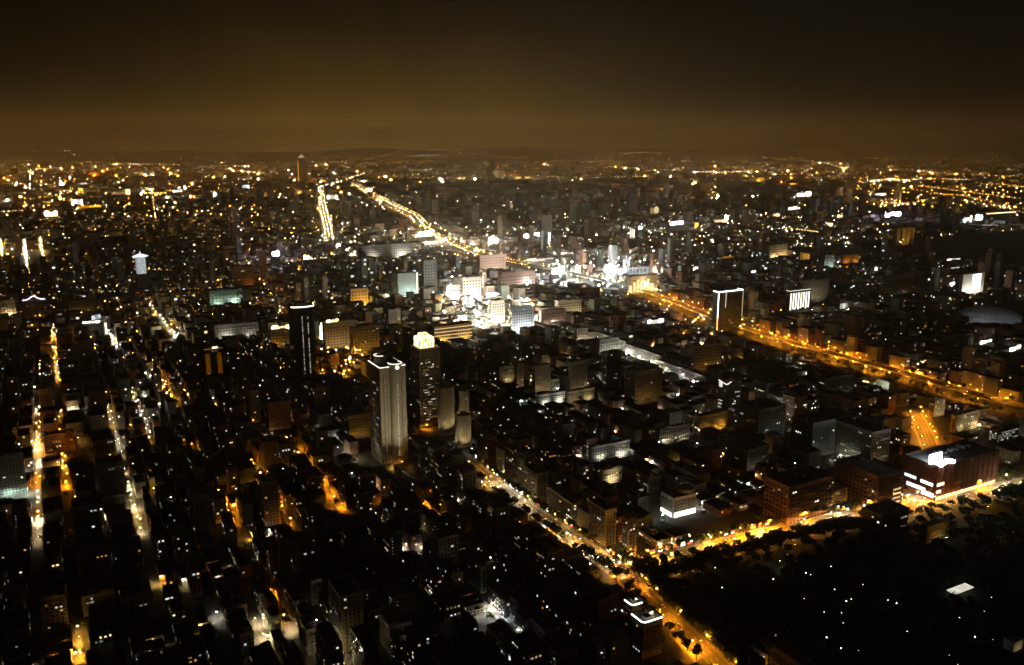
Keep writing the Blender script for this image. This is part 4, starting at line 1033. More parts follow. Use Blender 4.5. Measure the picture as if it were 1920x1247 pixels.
# --- floodlit fronts: xfar, xl, xr, ybase, ytop, wall, light colour, power, windows, label, phrase
FRONTS = [
    (666, 672, 776, 490, 462, 'white', C_WHITE, 60000, 0, 'long low pale hall lit white behind the dark trees', 'the long pale hall'),
    (738, 747, 783, 560, 514, 'pale green', C_COOL, 60000, 2, 'box block with a blue-grey lit front screen above centre left', 'the blue-grey screen block'),
    (862, 868, 902, 566, 522, 'white', C_WHITE, 150000, 4, 'glaring white block left of the blue-white strip billboard', 'the glaring white block'),
    (915, 922, 946, 612, 566, 'white', C_WHITE, 110000, 3, 'white-lit slim block beside the glaring street', None),
    (955, 960, 1001, 628, 578, 'white', C_COOL, 170000, 6, 'blinding white block in the middle of the photo', 'the blinding white block'),
    (806, 814, 886, 646, 614, 'beige', C_AMB, 60000, 0, 'long block with golden light lines right of the crown tower', 'the golden-lined block'),
    (606, 611, 656, 656, 607, 'beige', C_WARM, 30000, 6, 'olive-lit block with a warm roof billboard behind the dark round tower', None),
    (658, 663, 712, 668, 616, 'beige', C_AMB, 14000, 8, 'dim amber block with short lit windows right of the olive one', None),
    (655, 658, 691, 575, 543, 'beige', C_AMB, 45000, 0, 'amber-lit block above the dim amber one', None),
    (505, 508, 543, 655, 622, 'beige', C_AMB, 14000, 8, 'amber block under the slanting roof billboard', None),
    (1170, 1177, 1232, 552, 520, 'beige', C_WARM, 40000, 4, 'yellow-lit block under the lettered billboard', 'the yellow-lit block'),
    (1795, 1802, 1842, 556, 516, 'white', C_WHITE, 60000, 2, 'grey-white block with a glaring upright light panel at the right', 'the white screen block'),
    (1076, 1082, 1102, 645, 618, 'beige', C_WHITE, 20000, 2, 'left end block of the pale wall row', None),
    (1395, 1400, 1450, 562, 540, 'pale green', C_GREEN, 12000, 4, 'green-roofed pale block at the upper left', None) if False else
    (388, 394, 452, 575, 547, 'pale green', C_GREEN, 30000, 4, 'greenish block with white roof edges in the upper left', None),
    (400, 404, 486, 640, 612, 'white', C_WHITE, 26000, 0, 'low white curved canopy building left of the dark round tower', None),
    (895, 900, 948, 512, 480, 'pink', C_WHITE, 40000, 1, 'pinkish block below the glaring floodlight panel', None),
    (935, 940, 1003, 545, 512, 'pink', C_WHITE, 30000, 1, 'pinkish wide block right of the glaring white block', None),
    (1440, 1442, 1476, 488, 462, 'beige', C_WARM, 60000, 3, 'yellowish lit block far right of centre', None),
    (1540, 1545, 1562, 505, 480, 'grey', C_GREEN, 22000, 3, 'slim greenish block right of the yellowish one', None),
    (1575, 1580, 1610, 496, 480, 'pink', C_AMB, 22000, 0, 'small orange-lit low block at the right', None),
    (725, 730, 752, 620, 582, 'grey', C_AMB, 9000, 4, 'dim narrow block right of the pale framed sign', None),
    (1000, 1003, 1032, 742, 688, 'beige', C_WARM, 8000, 2, 'beige block lit from its foot behind the lit yard wall', 'the beige block behind the yard wall'),
    (1066, 1070, 1101, 742, 682, 'beige', C_WARM, 9000, 2, 'brownish block lit from its foot left of the dark strip-light block', None),
    (966, 969, 982, 730, 684, 'beige', C_WARM, 5000, 1, 'narrow beige block lit from its foot, leftmost of three', None),
    (1170, 1190, 1240, 760, 700, 'beige', C_AMB, 7000, 9, 'olive block with scattered lit windows below the pale wall row', None),
    (1295, 1300, 1350, 700, 650, 'beige', C_AMB, 9000, 2, 'amber-lit plain block below the motorway', None),
    (1350, 1400, 1440, 885, 845, 'grey', C_WHITE, 1500, 5, 'dim block above the white canopy lights, right of the black tower', None),
    (1380, 1420, 1470, 830, 770, 'grey', C_GREEN, 2500, 9, 'dark block with short green window rows right of the black tower', None),
    (1480, 1520, 1562, 860, 795, 'grey', C_GREEN, 1200, 16, 'dark block with columns of small windows left of the beige offices', None),
    (640, 655, 698, 826, 782, 'beige', C_AMB, 8000, 5, 'amber block with lit shop bands left of the twin-drum tower', None),
    (1530, 1545, 1600, 745, 712, 'grey', C_WHITE, 1200, 4, 'dark block under the orange motorway', None),
    (1740, 1750, 1770, 782, 752, 'beige', C_WARM, 9000, 10, 'small lit block under the raised motorway at the right', None),
    (1780, 1790, 1832, 812, 780, 'beige', C_WARM, 12000, 12, 'yellow-lit block left of the block crowded with windows', None),
    (790, 795, 820, 545, 490, 'grey', C_WARM, 12000, 1, 'brown slim tower right of the blue-grey screen block', None),
    (1120, 1124, 1160, 668, 638, 'white', C_WHITE, 26000, 1, 'pale square-topped block in the pale wall row', None),
    (1102, 1108, 1180, 870, 840, 'white', C_WHITE, 22000, 3, 'white-lit low block with pale front in the dark rows, centre right', 'the white-lit low front'),  # floodlights added at these centre-right fronts stand in for cross-street lamps
    (1228, 1236, 1292, 838, 806, 'beige', C_WHITE, 9000, 2, 'beige lit front left of the black tower with light lines', None),
    (1300, 1310, 1362, 815, 782, 'beige', C_AMB, 14000, 2, 'amber-lit beige front at the foot of the black tower', None),
    (1126, 1130, 1166, 910, 884, 'white', C_WARM, 12000, 1, 'small cream-lit front in the dark rows right of the avenue', None),
    (1004, 1010, 1060, 764, 742, 'white', C_WHITE, 14000, 0, 'left half of the long white yard wall block', None),
    (1058, 1063, 1114, 758, 736, 'white', C_WARM, 9000, 0, 'right half of the long white yard wall block', None),
    (930, 936, 966, 722, 690, 'beige', C_WARM, 5000, 2, 'small beige block lit from its foot below the blinding white block', None),
    (832, 838, 866, 566, 536, 'white', C_WHITE, 80000, 3, 'pale block left of the glaring white block', None),
    (1010, 1015, 1060, 612, 584, 'pink', C_WHITE, 12000, 1, 'dim pinkish block right of the blinding white block', None),
    (1040, 1046, 1090, 596, 566, 'white', C_WARM, 12000, 1, 'dim cream block below the blinding central panel', None),
    (120, 130, 178, 590, 566, 'grey', C_AMB, 3000, 4, 'dim wide block right of the curved gable', None),
    (0, 4, 32, 596, 566, 'beige', C_WARM, 14000, 2, 'dim olive block at the left border', None),
    (435, 440, 478, 540, 502, 'brown', C_AMB, 5000, 10, 'dark block with a thin lit roof line in the upper left', None),
    (1640, 1650, 1710, 560, 520, 'grey', C_AMB, 2500, 10, 'dark block with amber windows right of the curved block', None),
]
def zone_white0(p): return math.exp(-((p - at(1000, 530)).length / 1200.0) ** 2)
for i, (xf, xl, xr, yb, yt, wall, col, pw, n, lb, ph) in enumerate(FRONTS):
    root, c, w, d, h = landmark('office_block', lb, (xf, xl, xr, yb, yt), ph, wall, n=n, dmax=40 if i != 0 else 30, gfrac=0.7, glass=i not in (1, 11), ledges=i not in (1, 11), gs=1.0 if yb > 700 else 1.7 if yb > 580 else 2.4)
    nfl = 2 if w > 30 else 1
    for k in range(nfl):
        xo = (-w * .25 if k == 0 else w * .28) if nfl == 2 else random.uniform(-.2, .2) * w
        back = max(6.0, h * random.uniform(.3, .5))
        floodlight(loc(c, xo, -d / 2 - back, 1), loc(c, xo, -d / 2, h * .4), col, pw * (5.0 if c.y > 1900 and zone_white0(c) > .3 else 1.8 if c.y > 1900 else 1.7) / nfl * random.choice((.6, 1, 1.4)), ('left floodlight before the ' if k == 0 and nfl == 2 else 'right floodlight before the ' if nfl == 2 else 'floodlight before the ') + lb, 130, 3.0)
    if ph == 'the golden-lined block':
        for k in range(4): add_panel(root, w, d, 0, -w * .48, w * .48, h * .25 + k * h * .2, h * .25 + k * h * .2 + 1.6, G(C_WARM, 1.6, var=.4, scale=.1), 'light_line', .5)
    if ph == 'the white screen block': add_panel(root, w, d, 0, -w * .05, w * .33, h * .15, h * .98, G(C_WHITE, 7, True, .2, .1), 'light_panel', .6)
    if ph == 'the blue-grey screen block': led(root, [(w / 2, -d / 2 - .4, 2), (w / 2, -d / 2 - .4, h)], G(C_WHITE, 4), 2.2); add_panel(root, w, d, 0, -w * .45, w * .45, 1.5, 5, G(C_WHITE, 4, True, .4, .1), 'shopfront', .5)
    if ph == 'the yellow-lit block':
        [add_panel(root, w, d, 0, -w * .45 + k * w * .12, -w * .37 + k * w * .12, 4 + (k % 2) * 4, h * (.5 + .15 * (k % 3)), G(C_WARM, 1.8, True, .7, .15), 'lit_panel', .5) for k in range(7)]
# lettered billboard at the centre: grey board with a line of dark characters
c, w, d, h = site(None, 1177, 1216, None, 518, 30.0, 12.0)
bt = tag(empty('billboard', loc(c, 0, -d / 2, h), GA), 'pale billboard with a row of dark characters right of centre', 'billboard', 'lit billboards')
phh = height_at(at(1177, 518, h), 1177, 503) - h
mb = MB(); mb.box(-w / 2, -.3, 0.5, w / 2, 0, .5 + phh); put('panel', mb.mesh('panel', G(C_COOL, .75, True, .2, .1)), bt)
mb = MB()
for k in range(5):
    x = -w * .4 + k * w * .17; s_ = w * .055
    for (a0, b0, a1, b1) in ((0, .2, 0, 1), (0, 1, 1, 1), (1, 1, 1, .2), (0, .6, 1, .6), (.5, 0, .5, 1))[: 3 + k % 3]:
        mb.bar((x + a0 * s_, -.42, .5 + phh * (.22 + .55 * b0)), (x + a1 * s_, -.42, .5 + phh * (.22 + .55 * b1)), w * .013)
put('lettering', mb.mesh('lettering', bsdf_mat('sign_black', (.03, .03, .03))), bt)
mb = MB()
for sx in (-.4, 0, .4): mb.box(sx * w - .3, .02, 0, sx * w + .3, .6, phh)
put('frame', mb.mesh('frame', M_STEEL), bt)
rt = tag(empty('office_block', c, GA), 'dark block carrying the pale lettered billboard', 'building'); block(rt, w * 1.1, d + 6, h, WALLS['beige'], ROOFS[0], stair=False, tanks=0, shed=False, parapet=False)
GUARD.append((1175, 1236, 500, 548, proj(c)[2] - 20))

# golden far tower with a stepped crown
c, w, d, h = site(552, 558, 574, None, 296, 244.0, 46)
root = tag(empty('skyscraper', c, GA), 'far golden-lit skyscraper with a lit pyramid crown on the horizon', 'skyscraper'); LANDM.append((c, 'the far golden skyscraper', 40)); guard(c, w, d, h, .6)
mb = MB(); mb.box(-w / 2, -d / 2, 0, w / 2, d / 2, h * .86); mb.box(-w * .42, -d * .42, h * .86, w * .42, d * .42, h); put('wall', mb.mesh('wall', WALLS['beige']), root)
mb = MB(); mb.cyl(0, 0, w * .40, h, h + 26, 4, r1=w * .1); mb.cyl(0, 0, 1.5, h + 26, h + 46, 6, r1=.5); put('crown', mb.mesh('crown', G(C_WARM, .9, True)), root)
led(root, [(-w / 2, -d / 2, 30), (-w / 2, -d / 2, h * .86)], G(C_AMB, 1.1), 7)  # the amber-lit left edge, put in as a thick glowing bar
floodlight(loc(c, 60, -d / 2 - 140, 10), loc(c, 0, -d / 2, h * .6), C_AMB, 220000, 'floodlight before the far golden skyscraper', 90)
# amber dome hall far left
c0 = at(93, 404); root = tag(empty('domed_hall', c0 + Vector((0, 40, 0)), GA), 'far hall with an amber-lit dome at the left', 'hall'); LANDM.append((c0, 'the amber dome', 40)); GUARD.append((70, 118, 376, 410, proj(c0)[2]))
ar = 46.0; mb = MB(); prof = [(ar, 0), (ar, 16), (ar * .96, 26), (ar * .8, 38), (ar * .5, 47), (2, 51)]
for i in range(24):
    for (r0, z0), (r1, z1) in zip(prof[:-1], prof[1:]):
        a0, a1 = 2 * math.pi * i / 24, 2 * math.pi * (i + 1) / 24
        mb.quad((r0 * math.cos(a0), r0 * math.sin(a0), z0), (r0 * math.cos(a1), r0 * math.sin(a1), z0), (r1 * math.cos(a1), r1 * math.sin(a1), z1), (r1 * math.cos(a0), r1 * math.sin(a0), z1))
put('dome', mb.mesh('dome', WALLS['beige']), root)
mb = MB(); mb.cyl(0, 0, 3, 50, 58, 10); put('finial', mb.mesh('finial', M_STEEL), root)
floodlight(c0 + Vector((10, -90, 4)), c0 + Vector((0, 30, 40)), C_SOD, 220000, 'orange floodlight before the amber dome', 100)
# hall with lit columns far right
root, c, w, d, h = landmark('column_hall', 'far amber hall with tall lit columns under a flat roof', (1672, 1678, 1715, 462, 428), 'the hall with lit columns', 'beige', body=False, dmax=40)
mb = MB(); mb.box(-w / 2, -d / 2 + 8, 0, w / 2, d / 2, h - 7); put('wall', mb.mesh('wall', WALLS['beige']), root)
mb = MB(); mb.box(-w / 2, -d / 2, h - 7, w / 2, d / 2, h); put('roof', mb.mesh('roof', WALLS['beige']), root)
for k in range(4):
    mb = MB(); mb.cyl(-w * .42 + k * w * .28, -d / 2 + 3, 3.2, 0, h - 7, 12); put('column', mb.mesh('column', WALLS['white']), root)
floodlight(loc(c, 0, -d / 2 - 45, 3), loc(c, 0, -d / 2, h * .6), C_AMB, 160000, 'amber floodlight before the hall with lit columns', 100)

# ------------------------------------------------------------------ pale wall row along its lane: explicit long blocks
PALE = [((1238, 690), (1312, 728)), ((1176, 660), (1232, 688)), ((1122, 640), (1170, 660))]
for i, (a, b) in enumerate(PALE):
    A, B = at(*a), at(*b)
    ua, va = uv(A); ub, vb = uv(B); v0 = (va + vb) / 2
    d = ua - ub - 2; w = 16; h = 17 + i; cc = xy((ua + ub) / 2, v0 + w / 2)
    root = tag(empty('apartment_block', cc, GA), ['long white block with its side wall lit, nearest of the pale wall row', 'long white block in the middle of the pale wall row', 'long white block at the far end of the pale wall row'][i], 'building')
    LANDM.append((cc, ['the near block of the pale wall row', 'the pale wall row', 'the far block of the pale wall row'][i], 30))
    block(root, w, d, h, WALLS['white'], ROOFS[1]); lit_windows(root, w, d, h, 3)
    TAKEN.append(((ua + ub) / 2 - d / 2 - 2, (ua + ub) / 2 + d / 2 + 2, v0 - 14, v0 + w + 2)); guard(cc, w, d, h, .8)
    for k in range(3):
        p = xy(ub + d * (k + .5) / 3, v0 - 7)
        lamp(p, C_WHITE, 5200, 'white lamp, %s along the lane below the pale wall row' % ordn(i * 3 + k + 1), 5.5, 1.2, random.uniform(0, 6), 1.1, 'lamps of the pale wall row')

ROWS = [  # polyline px, gap px, colours, size m, strength
    ([(0, 297), (180, 305), (245, 309), (330, 309), (395, 316), (480, 325)], 4, (C_AMB, C_SOD, C_WARM), 9, 6), ([(70, 318), (122, 315)], 3, (C_AMB, C_WARM), 8, 6), ([(243, 308), (278, 309)], 3, (C_WHITE, C_WARM), 10, 9),
    ([(57, 320), (56, 356)], 3, (C_WARM, C_WHITE), 9, 14), ([(268, 364), (312, 364)], 3, (C_WARM, C_AMB), 6, 14), ([(285, 358), (288, 385), (292, 412)], 3, (C_WARM, C_AMB), 6, 12), ([(240, 362), (243, 386)], 3, (C_SOD, C_RED), 5, 8),
    ([(600, 352), (640, 341), (685, 325)], 4, (C_WARM, C_WHITE), 8, 14), ([(600, 350), (604, 385), (612, 420), (618, 450)], 2, (C_WARM, C_WHITE), 6, 7), ([(606, 352), (610, 385), (618, 420), (624, 445)], 2, (C_WARM, C_WHITE), 5, 6), ([(597, 352), (599, 385), (606, 420), (612, 447)], 3, (C_WARM, C_WHITE), 5, 5),
    ([(660, 345), (690, 362), (735, 386), (775, 404), (797, 428)], 2, (C_WARM, C_AMB, C_WHITE), 6, 7), ([(668, 345), (698, 362), (745, 386), (785, 405), (806, 428)], 2, (C_WARM, C_AMB), 6, 5), ([(664, 352), (692, 370), (738, 396), (772, 412)], 3, (C_AMB, C_WARM), 4, 5),
    ([(812, 445), (860, 468), (905, 486), (990, 503)], 3, (C_AMB, C_WARM, C_SOD), 2.6, 12), ([(818, 440), (870, 464), (920, 482), (985, 498)], 4, (C_SOD, C_AMB), 2.4, 10),
    ([(620, 292), (650, 296), (680, 300)], 5, (C_WARM,), 12, 3), ([(685, 300), (720, 291), (750, 283)], 3, (C_WARM, C_AMB), 12, 4), ([(760, 293), (790, 291), (825, 290)], 3, (C_WHITE, C_WARM), 14, 5), ([(790, 281), (845, 280), (915, 282)], 4, (C_WARM, C_AMB), 16, 4), ([(860, 286), (905, 288)], 4, (C_WARM,), 16, 4), ([(935, 293), (980, 297)], 4, (C_WARM,), 14, 3),
    ([(970, 281), (1080, 282)], 6, (C_AMB,), 16, 2.5), ([(1160, 288), (1200, 285), (1240, 286)], 3, (C_WARM, C_AMB), 15, 4), ([(1140, 313), (1220, 318), (1300, 323), (1415, 323)], 5, (C_WARM, C_WHITE), 8, 5), ([(1030, 333), (1090, 336), (1180, 333), (1280, 331)], 6, (C_WARM, C_AMB), 7, 6), ([(710, 332), (800, 336), (900, 335)], 6, (C_WARM, C_AMB), 7, 4),
    ([(1300, 323), (1360, 325), (1410, 321)], 3, (C_WHITE, C_WARM), 8, 7), ([(1425, 292), (1500, 300), (1550, 307), (1580, 316)], 3, (C_WARM,), 12, 5), ([(1585, 305), (1592, 312), (1580, 321)], 3, (C_WHITE,), 11, 7), ([(1440, 328), (1530, 330)], 5, (C_WARM, C_AMB), 8, 4),
    ([(1620, 293), (1670, 294)], 4, (C_WARM,), 14, 5), ([(1670, 294), (1900, 303)], 6, (C_SOD, C_AMB), 13, 2), ([(1625, 318), (1720, 320), (1765, 327), (1915, 332)], 5, (C_WARM, C_AMB), 9, 6), ([(1630, 340), (1760, 337), (1830, 339)], 4, (C_AMB, C_WARM), 8, 6), ([(1615, 345), (1680, 335)], 3, (C_WARM, C_WHITE), 8, 7),
    ([(1720, 350), (1800, 360), (1915, 375)], 4, (C_SOD, C_AMB, C_WARM), 6, 8), ([(1640, 382), (1700, 384), (1760, 372)], 4, (C_AMB, C_WARM), 5, 8), ([(1700, 355), (1760, 366), (1800, 368), (1920, 395)], 5, (C_SOD, C_AMB), 6, 7), ([(1850, 345), (1920, 352)], 4, (C_SOD, C_WARM), 7, 7), ([(1800, 378), (1870, 388), (1920, 402)], 4, (C_AMB, C_WHITE), 5, 8),
    ([(1470, 431), (1535, 439)], 3, (C_AMB, C_WARM), 3.4, 12), ([(505, 497), (560, 493), (615, 488)], 4, (C_WARM, C_AMB), 2.6, 12), ([(480, 427), (520, 430)], 4, (C_AMB,), 3.5, 6), ([(250, 511), (322, 512)], 4, (C_AMB, C_WARM), 2, 6), ([(190, 553), (246, 553)], 8, (C_WHITE,), 2.0, 8), ([(440, 500), (478, 501)], 6, (C_AMB,), 2, 4),
    ([(370, 300), (440, 305), (470, 298)], 7, (C_AMB, C_WARM), 13, 3), ([(390, 312), (455, 312)], 4, (C_WARM, C_WHITE), 10, 6), ([(480, 285), (545, 280)], 6, (C_AMB,), 14, 3), ([(0, 400), (45, 398)], 4, (C_WARM, C_AMB), 5, 10), ([(50, 377), (85, 372), (130, 364)], 4, (C_AMB, C_WARM), 5, 8),
    ([(120, 280), (130, 281)], 5, (C_WHITE,), 18, 5), ([(1170, 548), (1205, 540), (1240, 552)], 4, (C_WARM, C_AMB), 2.2, 10), ([(1165, 432), (1250, 440)], 6, (C_WARM,), 3, 6),
]
for pl, gap, cols, size, st in ROWS:
    for (a, b) in zip(pl[:-1], pl[1:]):
        n = max(1, int(math.hypot(b[0] - a[0], b[1] - a[1]) / 2.0))
        for k in range(n):
            x, y = a[0] + (b[0] - a[0]) * k / n, a[1] + (b[1] - a[1]) * k / n
            p = at(x, y)
            if p.length > 2200: ROADPTS.append((x, y + .3, proj(p)[2], p, 12))
# ------------------------------------------------------------------ ordinary quarters
LV0 = [-420, -370, -320, -275, -228, -180, -132, -84, -37, 6, 52, 95, 140, 190, 253, 306, 362, 430, 488, 540, 592, 646, 700, 755, 810, 862, 915, 985, 1040, 1095, 1150, 1205, 1248, 1300, 1350, 1402, 1455, 1510, 1565, 1620, 1680, 1740, 1800]
LV = sorted([q for q in LV0 if q in (430, 915, 1248) or all(abs(q - t) > 30 for t in LANE_V)] + [t for t in LANE_V if -440 < t < 1800 and all(abs(t - q) > 20 for q in (430, 915, 1248))])
LV = [q for i, q in enumerate(LV) if i == 0 or q - LV[i - 1] > 12]
HWID = {430: 17.5, 915: 8, 1248: 33}
def in_park(u, v): return v > 446 and u < 568 and not (v < 470 and u < 430)
PARK = []
def free(u0, u1, v0, v1):
    for (a, b, c, d) in TAKEN:
        if u0 < b and u1 > a and v0 < d and v1 > c: return False
    for (x, y, dd, p, hw) in ROADPTS:
        u, v = uv(p)
        if u0 - hw < u < u1 + hw and v0 - hw < v < v1 + hw: return False
    return True
def covers(u0, u1, v0, v1, h):
    xs, ys, ds = [], [], []
    for u in (u0, u1):
        for v in (v0, v1):
            for z in (0, h):
                x, y, d = proj(xy(u, v, z)); xs.append(x); ys.append(y); ds.append(d)
    return min(xs), max(xs), min(ys), max(ys), min(ds)
CAND = []
for i in range(len(LV) - 1):
    a, b = LV[i] + HWID.get(LV[i], 4.2), LV[i + 1] - HWID.get(LV[i + 1], 4.2)
    if b - a < 12: continue
    rows = [(a, a + (b - a - 2.5) / 2), (a + (b - a + 2.5) / 2, b)] if b - a > 24 else [(a, b)]
    off = random.uniform(0, 60)
    for (v0, v1) in rows:
        u = 330.0
        big = LV[i] in (430, 1248) or LV[i + 1] in (430, 1248)
        while u < 1950:
            L = random.uniform(15, 34); u1 = u + L
            m = (u + off) % 128
            if m + L > 120: u = u + (128 - m) + 3.5; continue
            h = 3.3 * random.choice((3, 4, 4, 5, 5, 5, 6, 7, 8)) + 1.2
            if big and random.random() < .6: h = 3.3 * random.choice((7, 8, 9, 11, 12)) + 1.2
            elif random.random() < .05: h = 3.3 * random.choice((10, 12, 14)) + 1.2
            CAND.append([u, u1 - random.uniform(.3, 3), v0 + random.choice((0, .5, 1, 2, 3.5, 5)), v1 - random.choice((0, .5, 1, 2, 3.5, 5)), h])
            u = u1
NEAR = []
sp = np.array(SPOTPTS)
gr = np.array([(g[0], g[1], g[2], g[3], g[4]) for g in GUARD])
rp = np.array([(q[0], q[1], q[2]) for q in ROADPTS])
for (u0, u1, v0, v1, h) in CAND:
    uc, vc = (u0 + u1) / 2, (v0 + v1) / 2
    if in_park(uc, vc): continue
    if not free(u0, u1, v0, v1): continue
    ok = False
    while h > 6:
        x0, x1, y0, y1, dd = covers(u0, u1, v0, v1, h)
        if x1 < -10 or x0 > 1930 or y0 > 1262 or y1 < 270: ok = False; break
        hit = np.any((gr[:, 0] < x1) & (gr[:, 1] > x0) & (gr[:, 2] < y1) & (gr[:, 3] > y0 + 2) & (gr[:, 4] > dd + 5))
        if not hit and h > 11 and np.any((sp[:, 0] > x0) & (sp[:, 0] < x1) & (sp[:, 1] > y0) & (sp[:, 1] < y1) & (sp[:, 2] > dd)): hit = True
        hit = hit or np.any((rp[:, 0] > x0 + 1) & (rp[:, 0] < x1 - 1) & (rp[:, 1] > y0) & (rp[:, 1] < y1) & (rp[:, 2] > dd + 12))
        if not hit: ok = True; break
        h -= 3.3
    if ok and h > 6:
        NEAR.append((u0, u1, v0, v1, h, (x1 - x0) * (y1 - y0)))
        TAKEN.append((u0, u1, v0, v1))
NEAR.sort(key=lambda q: -q[5])
print('near generic', len(NEAR))
NB = 240
WCN = list(WALLS)
LAB = {}
ENT = []
for k, (u0, u1, v0, v1, h, ar_) in enumerate(NEAR[:NB]):
    c = xy((u0 + u1) / 2, (v0 + v1) / 2); w, d = v1 - v0, u1 - u0
    wc = random.choices(['grey', 'beige', 'white', 'brown', 'pale green', 'pink'], (5, 4, 3, 3, 2, 2))[0]
    if 306 < (v0 + v1) / 2 < 336 and 880 < u0 < 1130: wc = 'white'
    root = empty('apartment_block' if h < 30 else 'apartment_tower', c, GA)
    block(root, w, d, h, WALLS[wc], random.choice(ROOFS))
    faces = (0, 1) if v0 > 0 else (0, 2)
    n = random.choice((0, 1, 1, 2, 2, 3, 4, 5, 7, 9)) + (random.choice((2, 4, 8)) if h > 22 else 0)
    lit_windows(root, w, d, h, n, faces)
    if random.random() < .10:
        t = random.choice((-.3, 0, .3)) * w
        for f_ in range(1, int(h / 3.3)): add_win(root, w, d, 0, t, f_ * 3.3 - .4, G(random.choice((C_WHITE, C_COOL)), random.choice((.3, .9))), .9, 1.1)
    if random.random() < .06: put('roof_lamp', lamp_meshes(random.choice((C_WHITE, C_COOL)), 60, .8), root, (w * .2, -d * .2, h + 3.2))
    nf = int(round((h - 1.2) / 3.3))
    ENT.append((root, c, wc, nf, n))
# each ordinary block is described by its look and its place beside the nearest thing that stands out
groups = {}
for e in ENT:
    c = e[1]; best = min(LANDM, key=lambda q: (q[0] - c).length)
    dlt = c - best[0]; ca = proj(c); la = proj(best[0])
    px_, py_ = ca[0] - la[0], ca[1] - la[1]
    side = ('right of' if px_ > 0 else 'left of') if abs(px_) > abs(py_) * 1.3 else ('in front of' if py_ > 0 else 'behind')
    groups.setdefault((best[1], side), []).append((dlt.length, e))
NUM = {3: 'three', 4: 'four', 5: 'five', 6: 'six', 7: 'seven', 8: 'eight', 9: 'nine', 10: 'ten', 11: 'eleven', 12: 'twelve', 14: 'fourteen', 13: 'thirteen', 2: 'two', 1: 'one'}
for (ph, side), L in groups.items():
    L.sort(key=lambda q: q[0])
    for k, (_, (root, c, wc, nf, n)) in enumerate(L):
        st = 'dark' if n == 0 else 'sparsely lit' if n < 4 else 'many-windowed'
        lb = '%s %s %s-storey block, %s %s %s' % (st, wc, NUM.get(nf, str(nf)), ordn(k + 1) if k else 'nearest', side, ph)
        if len(lb.replace('-', ' ').split()) > 16: lb = '%s %s block, %s %s %s' % (st, wc, ordn(k + 1) if k else 'nearest', side, ph)
        tag(root, lb, 'building', 'ordinary city blocks')

# ------------------------------------------------------------------ the rest of the town, too many to tell apart
C0 = at(1050, 505)
WQ, WM, BQ, BM = [], [], [], []
SMATS = [WALLS[k] for k in WCN if k != 'dark red'] + [ROOFS[0], ROOFS[1]]
LMATS = [G(C_WHITE, 2, var=.4), G(C_WHITE, 5), G(C_COOL, 2, var=.4), G(C_WARM, 2, var=.4), G(C_AMB, 1.6, var=.4), G(C_SOD, 1.5), G(C_GREEN, .8, var=.4), G(C_WHITE, .5), G(C_WARM, .5), G(C_AMB, .5)]
def zone_white(p):
    return math.exp(-((p - C0).length / 1300.0) ** 2)
def amberness(p):
    a = math.degrees(math.atan2(p.x, p.y)); r_ = p.length
    am = .25 + .6 * max(0, min(1, (-a - 5) / 10)) + .5 * max(0, min(1, (r_ - 4500) / 4500)) + .3 * max(0, min(1, (a - 14) / 8)) * min(1, r_ / 4500)
    return max(0.08, min(.92, am * (1 - .6 * zone_white(p)) + .12))
def patch(u, v, s): 
    return .5 + .5 * math.sin(u / s + 1.3 * math.sin(v / s * .7)) * math.sin(v / s * 1.1 + .8 * math.sin(u / s * .9 + 1))
def sbox(u0, u1, v0, v1, h, mi, ri):
    P = [xy(u0, v0), xy(u0, v1), xy(u1, v1), xy(u1, v0)]
    T = [Vector((p.x, p.y, h)) for p in P]
    for i in range(4):
        j = (i + 1) % 4; BQ.append((P[i], P[j], T[j], T[i])); BM.append(mi)
    BQ.append((T[0], T[1], T[2], T[3])); BM.append(ri)
def swin(u0, u1, v0, v1, h, n, ww, wh, amb, fh=3.3, dim=False):
    for _ in range(n):
        lf = random.random() < ((u1 - u0) / (u1 - u0 + v1 - v0)) * .6
        z = max(fh, min(h - wh - .5, fh * random.randint(1, max(1, int(h / fh) - 1)))) + .6
        rr = random.random()
        if rr < amb: m = random.choice((4, 4, 5, 3, 9, 9))
        else: m = random.choice((0, 0, 1, 2, 2, 3, 6, 7, 7, 8))
        if lf:
            sgn = v0 - .06 if v0 > 0 else v1 + .06
            t = random.uniform(u0 + .5, max(u0 + .6, u1 - ww - .5)); A, B = xy(t, sgn), xy(t + ww, sgn)
        else:
            t = random.uniform(v0 + .5, max(v0 + .6, v1 - ww - .5)); A, B = xy(u0 - .06, t), xy(u0 - .06, t + ww)
        WQ.append(((A.x, A.y, z), (B.x, B.y, z), (B.x, B.y, z + wh), (A.x, A.y, z + wh))); WM.append(m)
def guarded(u0, u1, v0, v1, h):
    x0, x1, y0, y1, dd = covers(u0, u1, v0, v1, h)
    if x1 < -20 or x0 > 1940: return None
    if np.any((gr[:, 0] < x1) & (gr[:, 1] > x0) & (gr[:, 2] < y1) & (gr[:, 3] > y0 + 1) & (gr[:, 4] > dd)): return True
    if np.any((rp[:, 0] > x0) & (rp[:, 0] < x1) & (rp[:, 1] > y0) & (rp[:, 1] < y1) & (rp[:, 2] > dd)): return True
    return False
tk = np.array(TAKEN)
rpu = np.array([uv(q[3]) + (q[4],) for q in ROADPTS])
def free2(u0, u1, v0, v1):
    if np.any((tk[:, 0] < u1) & (tk[:, 1] > u0) & (tk[:, 2] < v1) & (tk[:, 3] > v0)): return False
    return not np.any((rpu[:, 0] > u0 - rpu[:, 2]) & (rpu[:, 0] < u1 + rpu[:, 2]) & (rpu[:, 1] > v0 - rpu[:, 2]) & (rpu[:, 1] < v1 + rpu[:, 2]))
for (u0, u1, v0, v1, h, ar_) in NEAR[NB:]:
    sbox(u0, u1, v0, v1, h, random.randrange(6), 6); swin(u0, u1, v0, v1, h, random.choice((0, 1, 2, 4, 6)), 1.8, 1.5, .25)
